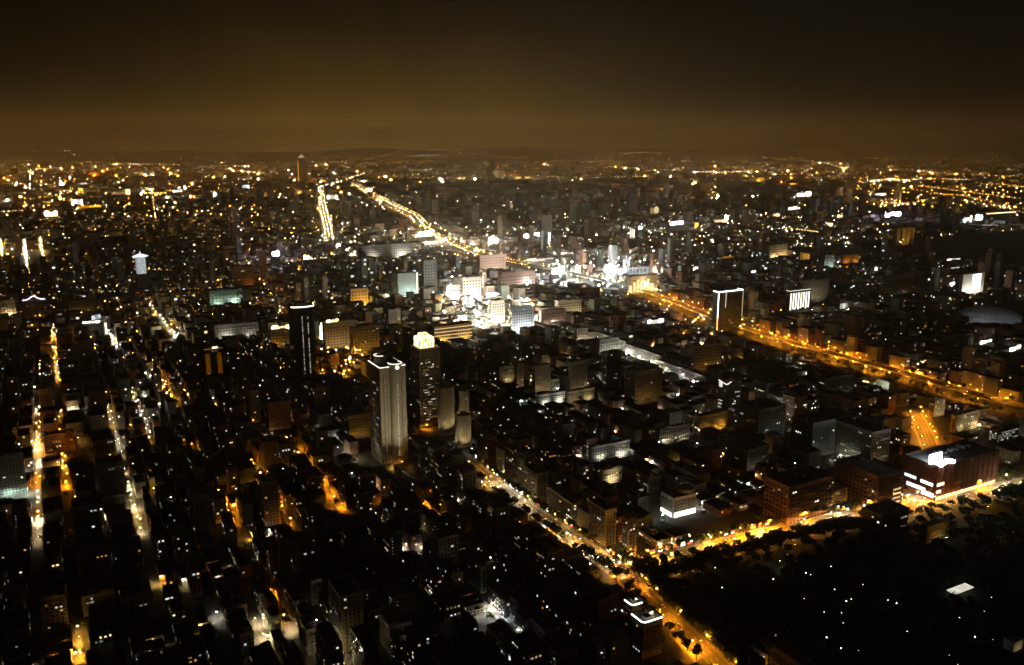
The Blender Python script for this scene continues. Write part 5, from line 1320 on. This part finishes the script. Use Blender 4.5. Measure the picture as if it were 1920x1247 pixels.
XL = []                                   # lamps of the far streets; the farthest hidden low and boosted to light haze
def field(umin, umax, vmin, vmax, rmin, rmax, du, dv, hs, nwin, ww, wh, lampgap, lampw, coverage, tall):
    u = umin; row_ = 0; off_ = 0.0
    while u < umax:
        if row_ % 4 == 0: off_ = random.uniform(-.6, .6) * dv
        row_ += 1
        v = vmin + off_
        while v < vmax:
            p = xy(u, v); r_ = p.length
            a = abs(math.atan2(p.x, p.y))
            if rmin < r_ < rmax and a < R(34) and p.y > 0:
                pt = patch(u, v, du * 9)
                if random.random() < coverage:
                    L, W_ = du * random.uniform(.55, .88), dv * random.uniform(.5, .85)
                    h = random.choice(hs) * random.uniform(.8, 1.2)
                    if random.random() < tall: h = random.uniform(1.6, 3.2) * max(hs); L *= .7; W_ *= .7
                    if free2(u, u + L, v, v + W_):
                        g_ = guarded(u, u + L, v, v + W_, h)
                        if g_: h = 9.0; g_ = guarded(u, u + L, v, v + W_, h)
                        if g_ is False:
                            sbox(u, u + L, v, v + W_, h, random.randrange(6), 6 + random.randrange(2))
                            n = np.random.poisson if False else None
                            k = int(rng.poisson(nwin * (.12 + 2.6 * pt ** 3)))
                            swin(u, u + L, v, v + W_, h, k, ww, wh, amberness(p))
                            zw = zone_white(p)
                            if zw > .25 and r_ < 4200: swin(u, u + L, v, v + W_, h, int(rng.poisson(1.5 * zw)), random.uniform(3, 8), random.uniform(2, 5), .1)  # large glowing panels added for the white-lit fronts of the centre
                if random.random() < lampgap * (.25 + 1.5 * pt):
                    q = xy(u - du * random.uniform(.02, .3), v - dv * .08 + random.choice((0, 0, dv * .45)))
                    am = amberness(q)
                    col = random.choice((C_SOD, C_AMB, C_AMB, C_WARM)) if random.random() < am else random.choice((C_WHITE, C_WHITE, C_COOL, C_WARM))
                    XL.append((Vector((q.x, q.y, 8 if r_ < 6000 else 4)), col, lampw * (1.7 if r_ < 3000 else 3.0 if r_ < 5500 else 11.0) * random.choice((.2, .4, 1, 1, 2.8)) * (1 + 2.0 * zone_white(q)) * (1 if r_ > 5200 else .18 + .82 * math.exp(-((math.atan2(q.x, q.y) + .01) / .17) ** 2))))
            v += dv
        u += du
np.random.seed(3)
field(1250, 3400, -1500, 2600, 1500, 3100, 34, 28, (14, 17, 20, 24, 30), 3.0, 2.2, 1.7, .16, 700, .8, .05)
field(2300, 7000, -2500, 5200, 3100, 6200, 66, 54, (16, 20, 24, 32), 2.6, 5, 3.0, .17, 2200, .8, .07)
field(4500, 20000, -7000, 15000, 6200, 17500, 190, 160, (18, 24, 30), 2.0, 11, 6, .16, 14000, .6, .05)
print('stuff boxes', len(BQ) // 5, 'windows', len(WQ), 'far lamps', len(XL), 'near lamps', len(LAMPS))
tag(put('distant_quarter', quads_mesh('distant_quarter', np.array([[tuple(p) for p in q] for q in BQ] + WQ), BM + [m + len(SMATS) for m in WM], SMATS + LMATS)), 'countless dim city blocks with small lit windows and added glowing panels filling the distance', 'city', kind='stuff')

# far rows of lamps along roads, river banks and bridges
hill_pts = [(174, 245), (184, 245), (205, 235), (360, 272), (372, 272), (1103, 262, 20), (1108, 263, 9), (1270, 241), (1215, 247), (60, 239), (390, 267), (535, 240), (565, 239), (580, 234), (606, 234), (598, 234), (1700, 273), (1765, 277), (1760, 276), (1740, 275), (1850, 287), (1868, 293), (1860, 290), (1660, 280), (1640, 274), (1480, 281), (1490, 284), (112, 281), (122, 282), (139, 291, 14), (63, 281), (240, 288), (262, 284), (340, 301, 10)]
LQ, LM_ = [], []
LAMPM = {}
def octa(p, r, mi):
    x, y, z = p
    V = [(x + r, y, z), (x, y + r, z), (x - r, y, z), (x, y - r, z), (x, y, z + r * .8), (x, y, z - r * .8)]
    for a, b in ((0, 1), (1, 2), (2, 3), (3, 0)):
        m1 = V[a]; m2 = V[b]
        LQ.append((m1, m2, V[4], V[4])); LM_.append(mi); LQ.append((m2, m1, V[5], V[5])); LM_.append(mi)
FARM = []
def lmat(col, s):
    s = float('%.1g' % s) if s < 1e9 else s
    k = (col, s)
    if k not in LAMPM: LAMPM[k] = len(FARM); FARM.append(glow_mat('far_lamp_%s_%g' % (CNAME[col], s), col, s, True))
    return LAMPM[k]
# lamps that would stand inside a house move out to its front
nb_ = np.array([(q[0], q[1], q[2], q[3]) for q in NEAR])
for i, L_2 in enumerate(LAMPS):
    u, v = uv(L_2[0])
    hit = np.nonzero((nb_[:, 0] - .6 < u) & (nb_[:, 1] + .6 > u) & (nb_[:, 2] - .6 < v) & (nb_[:, 3] + .6 > v))[0]
    if len(hit): LAMPS[i] = (xy(nb_[hit[0], 0] - 1.6, v),) + L_2[1:]
# lamps added before some ordinary blocks so that their walls show lit
for k, (u0, u1, v0, v1, h, ar_) in enumerate(NEAR):
    x, y, dd = proj(xy(u0, (v0 + v1) / 2))
    pr = .5 if 930 < x < 1480 and 630 < y < 930 else .16 if y < 800 else .07
    if random.random() > pr: continue
    col = random.choice((C_WHITE, C_WHITE, C_WARM, C_WARM, C_AMB)) if x > 700 else random.choice((C_WHITE, C_WARM, C_AMB, C_SOD, C_SOD))
    if random.random() < .5: q = xy(u0 - 2.2, random.uniform(v0 + 2, v1 - 2))
    else: q = xy(random.uniform(u0 + 2, u1 - 2), v0 - 1.6)
    lamp(q, col, (800 if 900 < x < 1500 and y < 950 else 380) * random.choice((.5, 1, 1, 2, 3)), '%s added lamp close before a house wall, %s of its kind from the camera' % (CN[col], ordn(k + 1)), 4.5, .8, random.uniform(0, 6.28), .8, 'lamps before house walls')
finish_lamps(300)
mbl = MB()
FARM.append(M_STEEL)
for p, col, pw, sh_ in FARLAMPS:
    if not sh_: octa(p, .45, lmat(col, pw)); continue
    m_ = lmat(col, pw); r_ = .4 * (1 if p.length < 3500 else 2)
    for zz, q_, mi in ((0, r_, m_), (.06, r_ * 1.08, 0)):
        A = [(p.x - q_, p.y - q_, p.z + zz), (p.x + q_, p.y - q_, p.z + zz), (p.x + q_, p.y + q_, p.z + zz), (p.x - q_, p.y + q_, p.z + zz)]
        LQ.append((A[0], A[2], A[1], A[1])); LQ.append((A[0], A[3], A[2], A[2])); LM_ += [mi, mi]
    if random.random() < .14: octa((p.x, p.y, p.z - .4), .3, lmat(col, 60.0 if p.length < 3500 else 200.0))
for p, col, pw in XL:
    r_ = .45 if p.length < 3200 else .9 if p.length < 6200 else 2.2
    octa(p, r_, lmat(col, pw * (.45 / r_) ** 2))
for pl, gap, cols, size, st in ROWS:
    for (a, b) in zip(pl[:-1], pl[1:]):
        n = max(1, int(math.hypot(b[0] - a[0], b[1] - a[1]) / gap))
        for k in range(n):
            t = (k + random.uniform(.1, .9)) / n
            if random.random() < .12: continue
            p = at(a[0] + (b[0] - a[0]) * t, a[1] + (b[1] - a[1]) * t + random.uniform(-.5, .5)); p.z = 10
            if p.length > 21000: p = p * (21000 / p.length); p.z = max(8, EYE + ray(a[0] + (b[0] - a[0]) * t, a[1] + (b[1] - a[1]) * t)[2] * 21000)
            octa(p, size * random.uniform(.3, .55), lmat(random.choice(cols), st * (2.4 if p.length > 7000 else 1.3) * random.choice((.3, .6, 1, 1, 2))))
CLUST = [  # px rectangle, count, colours, head radius, strength, height
    ((830, 520, 1010, 628), 70, (C_WHITE, C_COOL, C_WHITE, C_WARM), .6, 22000, 20), ((1030, 480, 1240, 552), 60, (C_WHITE, C_COOL, C_COOL, C_WARM), .7, 6000, 20), ((650, 458, 800, 492), 40, (C_WHITE, C_WARM, C_GREEN), .7, 3000, 16),  # strong lamps added at roof height to whiten the central fronts
    ((480, 555, 560, 610), 26, (C_AMB, C_SOD, C_WARM), .55, 2200, 8), ((600, 660, 690, 712), 18, (C_SOD, C_SOD, C_AMB), .5, 3500, 8), ((780, 600, 900, 660), 18, (C_AMB, C_WARM), .5, 2200, 7),
    ((0, 295, 140, 400), 70, (C_AMB, C_SOD, C_WARM), 1.6, 320, 9), ((140, 320, 480, 420), 90, (C_AMB, C_SOD, C_WARM, C_WHITE), 1.4, 340, 9), ((1600, 322, 1920, 400), 160, (C_SOD, C_AMB, C_AMB, C_WARM), 1.6, 220, 9),
    ((480, 285, 1000, 345), 120, (C_WARM, C_AMB, C_WHITE), 2.4, 26, 9), ((1000, 285, 1600, 345), 110, (C_WARM, C_AMB, C_WHITE), 2.4, 22, 9), ((430, 340, 900, 470), 110, (C_WARM, C_WHITE, C_AMB, C_AMB), 1.0, 260, 8), ((900, 360, 1350, 480), 110, (C_WHITE, C_WARM, C_COOL, C_AMB), 1.0, 260, 8),
    ((1230, 560, 1460, 645), 30, (C_SOD, C_AMB), .55, 2400, 9), ((360, 450, 500, 560), 40, (C_AMB, C_WARM, C_SOD), .7, 1600, 8), ((1350, 380, 1700, 480), 70, (C_WARM, C_AMB, C_WHITE), .9, 300, 8), ((820, 430, 1000, 505), 40, (C_AMB, C_SOD, C_WARM), .7, 2600, 8), ((0, 420, 200, 520), 30, (C_AMB, C_WARM, C_WHITE), .8, 400, 8),
]
for (x0, y0, x1, y1), cnt, cols, r_, st, zz in CLUST:
    for _ in range(cnt):
        y = y0 + (y1 - y0) * random.random() ** .8
        p = at(random.uniform(x0, x1), y)
        u, v = uv(p)
        if p.length < 6000:
            du_ = 34 if p.length < 3100 else 66; dv_ = 28 if p.length < 3100 else 54
            p = xy(u, v)
        else: zz = 28
        octa((p.x, p.y, zz + random.uniform(0, 8)), r_, lmat(random.choice(cols), st * random.choice((.15, .3, .6, 1, 1.8))))
for _ in range(1300):
    x, y = random.uniform(0, 1920), 283.5 + 16 * random.random() ** 1.5
    p = at(x, y)
    if 14000 < p.length < 33000: octa((p.x, p.y, 30), random.uniform(4, 10), lmat(random.choice((C_AMB, C_AMB, C_SOD, C_WARM)), random.choice((.4, .8, 1.5, 3, 8))))
V = np.array(LQ)
me = bpy.data.meshes.new('distant_street_lamps')
tri = V[:, :3, :]; n = len(tri)
me.vertices.add(n * 3); me.vertices.foreach_set('co', tri.reshape(-1).astype(np.float32)); me.loops.add(n * 3); me.loops.foreach_set('vertex_index', np.arange(n * 3, dtype=np.int32))
me.polygons.add(n); me.polygons.foreach_set('loop_start', np.arange(0, n * 3, 3, dtype=np.int32))
for m in FARM: me.materials.append(m)
me.polygons.foreach_set('material_index', np.array(LM_, dtype=np.int32)); me.update(calc_edges=True)
tag(put('distant_street_lamps', me), 'countless far street lamps strung along the roads of the plain, with added lamps between', 'street lamps', kind='stuff')
# house lamps on the far hills
for i, q in enumerate(hill_pts):
    x, y = q[0], q[1]; s_ = q[2] if len(q) > 2 else 5
    a, b, c_ = ray(x, y); an = math.atan2(a, b); hy = math.hypot(a, b)
    dist = 27600.0
    for dd in range(22100, 27700, 150):                              # where the line of sight meets the slope, else the crest
        if EYE + c_ * dd / hy <= hill_at(an, dd): dist = float(dd); break
    t = dist / hy
    o = empty('hill_house', (a * t, b * t, hill_at(an, dist) + 4), math.atan2(-a, b))
    mb = MB(); mb.box(-14, -8, -30, 14, 8, 6); put('wall', mb.mesh('wall', WALLS['grey']), o)
    mb = MB(); mb.box(-12, -9, -2, 12, -8.1, 5); put('lit_front', mb.mesh('lit_front', G(random.choice((C_AMB, C_WARM)), s_ * 1.2)), o)
    tag(o, 'lit house on the dark hills, %s light from the left along the skyline' % ordn(1 + sum(1 for z_ in hill_pts if z_[0] < x)), 'house', 'houses on the far hills')
# ------------------------------------------------------------------ trees
def crown_mesh(seed, mat, rx=4.2, rz=3.6, n=620):
    g = np.random.default_rng(seed)
    lobes = [(g.uniform(-.55, .55) * rx, g.uniform(-.55, .55) * rx, g.uniform(-.45, .6) * rz, g.uniform(.35, .6)) for _ in range(9)]
    Q = []
    for k in range(n):
        lx, ly, lz, lr = lobes[g.integers(9)]
        d = g.normal(size=3); d /= np.linalg.norm(d); rr = g.uniform(.65, 1.05)
        c = np.array([lx + d[0] * rr * lr * rx, ly + d[1] * rr * lr * rx, lz + d[2] * rr * lr * rz])
        a = g.normal(size=3); a -= d * a.dot(d) * .6; a /= np.linalg.norm(a); b = np.cross(d, a); b /= np.linalg.norm(b)
        s = g.uniform(.35, .8)
        Q.append([c - a * s, c + b * s * .6, c + a * s, c - b * s * .6])
    return quads_mesh('crown', np.array(Q), [0] * n, [mat])
CROWNS = [crown_mesh(i, M_LEAF if i % 2 else M_LEAF2, 3.4 + .4 * (i % 3), 2.8 + .35 * (i % 4)) for i in range(6)]
def trunk_mesh(seed):
    g = random.Random(seed); mb = MB(); mb.cyl(0, 0, .26, 0, 4.2, 8, r1=.17)
    for k in range(5):
        a = k * 1.26 + g.random(); mb.bar((0, 0, 3.2 + k * .25), (1.9 * math.cos(a), 1.9 * math.sin(a), 5.4 + g.random()), .13)
    return mb.mesh('trunk', M_BARK)
TRUNKS = [trunk_mesh(i) for i in range(3)]
def tree(p, label, group, s=1.0):
    o = tag(empty('tree', (p.x, p.y, 0), random.uniform(0, 6.28)), label, 'tree', group)
    o.scale = (s, s, s * random.uniform(.9, 1.15))
    put('trunk', random.choice(TRUNKS), o); put('crown', random.choice(CROWNS), o, (0, 0, 6.2), random.uniform(0, 6.28))
NT = 0
for key, hw, step, street in (('diagonal', 11.0, 8, 'the slanting avenue'), ('cross', 12.0, 9, 'the bright cross street'), ('freeway', 30, 26, 'the motorway')):
    k = 0
    for i, (p, d) in enumerate(resample(ROADS[key][:7], step)):
        n_ = Vector((-d.y, d.x, 0))
        for s_ in (1, -1):
            if random.random() < .25: continue
            q = p + n_ * hw * s_ + d * random.uniform(-3, 3)
            x, y, dd = proj(q)
            if not (-10 < x < 1930 and y < 1270) or dd > 2200 or NT > 185: continue
            if key == 'cross' and 1660 < x < 1880: continue
            k += 1; NT += 1
            tree(q, 'dark leafy street tree, %s along %s from its near end' % (ordn(k), street), 'street trees', random.uniform(.85, 1.4))
parkpts = []
tries = 0
while len(parkpts) < 130 and tries < 9000:
    tries += 1
    x, y = random.uniform(1190, 1915), random.uniform(1010, 1246)
    p = at(x, y); u, v = uv(p)
    if not in_park(u, v): continue
    if not free2(u - 4, u + 4, v - 4, v + 4) or any((p - q).length < 8 for q in parkpts): continue
    parkpts.append(p); tree(p, 'dark broad tree among many in the unlit park at lower right', 'trees of the dark park', random.uniform(.85, 1.35))

# the remaining crowns of the park read as one dark wood
wood = []
tries = 0
while len(wood) < 780 and tries < 30000:
    tries += 1
    u, v = random.uniform(300, 566), random.uniform(448, 1000)
    p = xy(u, v)
    if not in_park(u, v) or not free2(u - 4, u + 4, v - 4, v + 4) or any((p - q).length < 6 for q in parkpts) or any((p - q).length < 5.0 for q in wood): continue
    wood.append(p)
for (p, d) in resample(ROADS['cross'], 6.0):
    n_ = Vector((-d.y, d.x, 0))
    for off in (-15, -21, -28):
        q = p + n_ * off + d * random.uniform(-2, 2); u, v = uv(q)
        if v > 452 and free2(u - 2, u + 2, v - 2, v + 2) and not 1665 < proj(q)[0] < 1880: wood.append(q)
for (p, d) in resample(ROADS['diagonal'][:2], 6.0):
    n_ = Vector((-d.y, d.x, 0))
    for off in (-14, -20, -27): wood.append(p + n_ * off + d * random.uniform(-2, 2))
cq = [np.array([vv.co for vv in m.vertices]).reshape(-1, 4, 3)[::2] * 1.25 for m in CROWNS]
Q = np.concatenate([cq[i % 6] * (np.array([1.15, 1.15, 1.0]) * random.uniform(.85, 1.3)) + np.array([p.x, p.y, 6.6 + (i % 5) * .5]) for i, p in enumerate(wood)])
tag(put('park_wood', quads_mesh('park_wood', Q, [0] * len(Q), [M_LEAF2])), 'dense black tree canopy filling the unlit park at lower right', 'wood', kind='stuff')
# greenery between the apartment rows
gw = []
tries = 0
while len(gw) < 900 and tries < 12000:
    tries += 1
    u, v = random.uniform(380, 1500), random.uniform(-150, 1240)
    if in_park(u, v): continue
    x, y, dd = proj(xy(u, v))
    if not (0 < x < 1920 and y < 1260): continue
    if v < 430 and random.random() < .55: continue
    if np.any((nb_[:, 0] - 1.5 < u) & (nb_[:, 1] + 1.5 > u) & (nb_[:, 2] - 1.5 < v) & (nb_[:, 3] + 1.5 > v)): continue
    if not free2(u - .5, u + .5, v - .5, v + .5): continue
    gw.append(xy(u, v))
cq2 = [q[::2] for q in cq]
Q = np.concatenate([cq2[i % 6] * random.uniform(.55, 1.0) + np.array([p.x, p.y, 6.0 + (i % 4)]) for i, p in enumerate(gw)])
tag(put('lane_greenery', quads_mesh('lane_greenery', Q, [0] * len(Q), [M_LEAF])), 'dark tree crowns crowding the lanes between apartment rows', 'greenery', kind='stuff')
mbp = MB(); gp_ = [xy(200, 449), xy(430, 449), xy(560, 449), xy(545, 700), xy(520, 1100), xy(150, 1100)]
mbp.v = [(p.x, p.y, .012) for p in gp_]; mbp.f = [tuple(reversed(range(6)))]; mbp.m = [0]
tag(put('park_lawn', mbp.mesh('park_lawn', bsdf_mat('lawn', (.02, .03, .012), .95, .4, .2))), kind='structure')

# ------------------------------------------------------------------ park lamps
PLAMP = [(1450, 1086), (1558, 1062), (1565, 1105), (1596, 1123), (1587, 1127), (1618, 1096), (1633, 1143), (1578, 1149), (1581, 1168), (1665, 1125), (1681, 1131), (1701, 1184), (1754, 1170), (1799, 1158), (1859, 1120), (1846, 1146), (1896, 1134), (1828, 1194), (1862, 1200), (1875, 1207), (1780, 1228), (1768, 1240), (1725, 1242), (1796, 1246), (1609, 1220), (1577, 1215), (1550, 1195), (1508, 1122), (1511, 1074), (1536, 1090), (1306, 1160), (1354, 1102), (1341, 1064), (1418, 1240), (1545, 1148), (1613, 1002), (1520, 1078)]
pm = MB(); pm.cyl(0, 0, .08, 0, 3.6, 8); PPOST = pm.mesh('post', M_STEEL)
def globe(r, st):
    mb = MB(); n = 10; rg = [(0, -r), (r * .7, -r * .7), (r, 0), (r * .7, r * .7), (0, r)]
    for a, b in zip(rg[:-1], rg[1:]):
        for i in range(n):
            t0, t1 = 2 * math.pi * i / n, 2 * math.pi * (i + 1) / n
            mb.quad((a[0] * math.cos(t0), a[0] * math.sin(t0), a[1]), (a[0] * math.cos(t1), a[0] * math.sin(t1), a[1]), (b[0] * math.cos(t1), b[0] * math.sin(t1), b[1]), (b[0] * math.cos(t0), b[0] * math.sin(t0), b[1]))
    return mb.mesh('globe', glow_mat('globe_%g' % st, C_WHITE, st, True))
GLOBES = [globe(.42, 6), globe(.42, 14), globe(.42, 3)]
for i, (x, y) in enumerate(PLAMP):
    p = at(x, y, 4.0)
    o = tag(empty('park_lamp', (p.x, p.y, 0)), 'white globe lamp in the dark park, %s from the left' % ordn(1 + sum(1 for q in PLAMP if q[0] < x)), 'park lamp', 'park lamps')
    put('post', PPOST, o); put('globe', random.choice(GLOBES), o, (0, 0, 4.0))

# ------------------------------------------------------------------ cars
CARP = [bsdf_mat('car_paint_%d' % i, c_, .35, .05, 1.0, metal=.2) for i, c_ in enumerate(((.5, .5, .5), (.05, .05, .06), (.75, .75, .74), (.6, .42, .03), (.25, .04, .04), (.08, .12, .25)))]
_b = MB()
prof = [(-2.2, .35), (-2.25, .75), (-1.9, .95), (1.0, .98), (2.05, .85), (2.25, .6), (2.2, .35)]
def extr(mb, prof, w0, w1=None, m=0):
    k = len(mb.v); n = len(prof); w1 = w1 or [w0] * n
    mb.v += [(x, -w1[i], z) for i, (x, z) in enumerate(prof)] + [(x, w1[i], z) for i, (x, z) in enumerate(prof)]
    for i in range(n):
        j = (i + 1) % n; mb.f.append((k + j, k + i, k + n + i, k + n + j)); mb.m.append(m)
    mb.f.append(tuple(k + i for i in range(n))); mb.m.append(m); mb.f.append(tuple(k + n + i for i in reversed(range(n)))); mb.m.append(m)
extr(_b, prof, .88, [.84, .88, .88, .88, .84, .8, .8])
BODYV = []
for m_ in CARP:
    q = MB(); q.v, q.f, q.m = list(_b.v), list(_b.f), list(_b.m); BODYV.append(q.mesh('body', m_))
q = MB(); extr(q, [(-1.75, .95), (-1.25, 1.42), (.35, 1.45), (1.05, .97)], .78, [.8, .66, .66, .8]); CABIN = q.mesh('cabin', M_GLASS)
q = MB(); extr(q, [(-1.22, 1.44), (-1.2, 1.48), (.32, 1.5), (.34, 1.46)], .64)
ROOFC = q.mesh('roof', CARP[0])
q = MB(); n_ = 14
for i in range(n_):
    a0, a1 = 2 * math.pi * i / n_, 2 * math.pi * (i + 1) / n_
    c0_, s0, c1_, s1 = .31 * math.cos(a0), .31 * math.sin(a0), .31 * math.cos(a1), .31 * math.sin(a1)
    q.quad((c0_, -.1, s0), (c1_, -.1, s1), (c1_, .1, s1), (c0_, .1, s0)); q.quad((0, -.1, 0), (c1_, -.1, s1), (c0_, -.1, s0), (0, -.1, 0)) if False else None
    q.f.append((len(q.v), len(q.v) + 1, len(q.v) + 2)); q.m.append(0); q.v += [(0, -.1, 0), (c1_, -.1, s1), (c0_, -.1, s0)]
    q.f.append((len(q.v), len(q.v) + 1, len(q.v) + 2)); q.m.append(0); q.v += [(0, .1, 0), (c0_, .1, s0), (c1_, .1, s1)]
WHEEL = q.mesh('wheel', bsdf_mat('tyre', (.02, .02, .02)))
q = MB(); q.box(-.06, -.2, -.09, .05, .2, .09); HEADL = q.mesh('headlight', G(C_WHITE, 16)); q = MB(); q.box(-.05, -.2, -.08, .05, .2, .08); TAILL = q.mesh('taillight', G(C_RED, 7.0))
q = MB(); q.box(-.13, -.115, -.13, .13, .115, .13); RIM = q.mesh('rim', M_TANK)
PN = ['grey', 'black', 'white', 'yellow', 'dark red', 'dark blue']
def car(p, yaw, label, group, z):
    k = random.randrange(len(PN))
    o = tag(empty('car', (p.x, p.y, z), yaw), PN[k] + label, 'car', group)
    put('body', BODYV[k], o); put('cabin', CABIN, o); put('roof', ROOFC, o)
    for x in (-1.4, 1.4):
        for y in (-.8, .8): put('rim', RIM, put('wheel', WHEEL, o, (x, y, .31)))
    for y in (-.58, .58): put('headlight', HEADL, o, (2.2, y, .68)); put('taillight', TAILL, o, (-2.22, y, .74))
for key, hw, z, step, street, zr in (('diagonal', 8.5, 0, 20, 'the slanting avenue', .04), ('cross', 9.5, 0, 24, 'the bright cross street', .05), ('freeway', 11, 9, 34, 'the raised motorway', 9.02)):
    k = 0
    for p, d in resample(ROADS[key][:6], step):
        for lane_ in (-.72, -.28, .28, .72):
            if random.random() < .72: continue
            x, y, dd = proj(p)
            if not (-10 < x < 1930 and y < 1260) or dd > 1700: continue
            n_ = Vector((-d.y, d.x, 0)); q = p + n_ * hw * lane_ + d * random.uniform(-7, 7); k += 1
            yaw = math.atan2(d.y, d.x) + (math.pi if lane_ > 0 else 0)
            car(q, yaw, ' car with lit headlamps, %s along %s from its near end' % (ordn(k), street), 'cars on ' + street, zr + .06)

# ------------------------------------------------------------------ shop fronts and sign boards along the bright streets
SHOP = [G(C_WARM, 4, True, .5, .2), G(C_WHITE, 5, True, .5, .2), G(C_AMB, 3, True, .5, .2), G(C_COOL, 4, True, .5, .2), G(C_SOD, 3, True, .5, .2), G(C_RED, 2, True, .4, .2)]
for key, hw, step, street, sides in (('diagonal', 13.6, 9, 'the slanting avenue', (1, -1)), ('cross', 14.6, 9, 'the bright cross street', (1,))):
    k = 0
    for i, (p, d) in enumerate(resample(ROADS[key][:6], step)):
        n_ = Vector((-d.y, d.x, 0))
        for s_ in sides:
            q = p + n_ * hw * s_; u, v = uv(q)
            if in_park(u, v) or random.random() < .45: continue
            x, y, dd = proj(q)
            if not (0 < x < 1920 and y < 1247): continue
            if key == 'diagonal' and y > 1085: continue
            k += 1
            o = tag(empty('street_kiosk', (q.x, q.y, 0), math.atan2(-n_.y * s_, -n_.x * s_) + math.pi / 2), 'lit shop stall under a sign board, %s along %s' % (ordn(k), street), 'kiosk', 'lit stalls along the streets')
            W_ = random.uniform(3, 6)
            mb = MB(); mb.box(-W_ / 2, 0, .2, W_ / 2, 2.0, 3.4); put('booth', mb.mesh('booth', WALLS['grey']), o)
            mb = MB(); mb.box(-W_ * .46, -.12, .9, W_ * .46, -.003, 2.6); put('lit_front', mb.mesh('lit_front', random.choice(SHOP)), o)
            mb = MB(); mb.box(-W_ * .4, -.3, 3.42, W_ * .4, 0, 4.2 + random.random()); put('sign_board', mb.mesh('sign_board', random.choice(SHOP)), o)

# ------------------------------------------------------------------ haze over the plain
if HAZE > 0:
    mb = MB(); mb.box(-35000, -35000, -6, 35000, 35000, 760)
    hz_ = tag(put('haze', mb.mesh('haze', [])), 'thin brown night haze over the whole town', 'haze', kind='stuff')
    m = bpy.data.materials.new('haze'); m.use_nodes = True; n, l = m.node_tree.nodes, m.node_tree.links
    n.clear(); o_ = n.new('ShaderNodeOutputMaterial'); pv = n.new('ShaderNodeVolumePrincipled')
    pv.inputs['Color'].default_value = (.95, .82, .54, 1); pv.inputs['Density'].default_value = HAZE; pv.inputs['Anisotropy'].default_value = .1
    l.new(pv.outputs[0], o_.inputs['Volume']); hz_.data.materials.append(m)
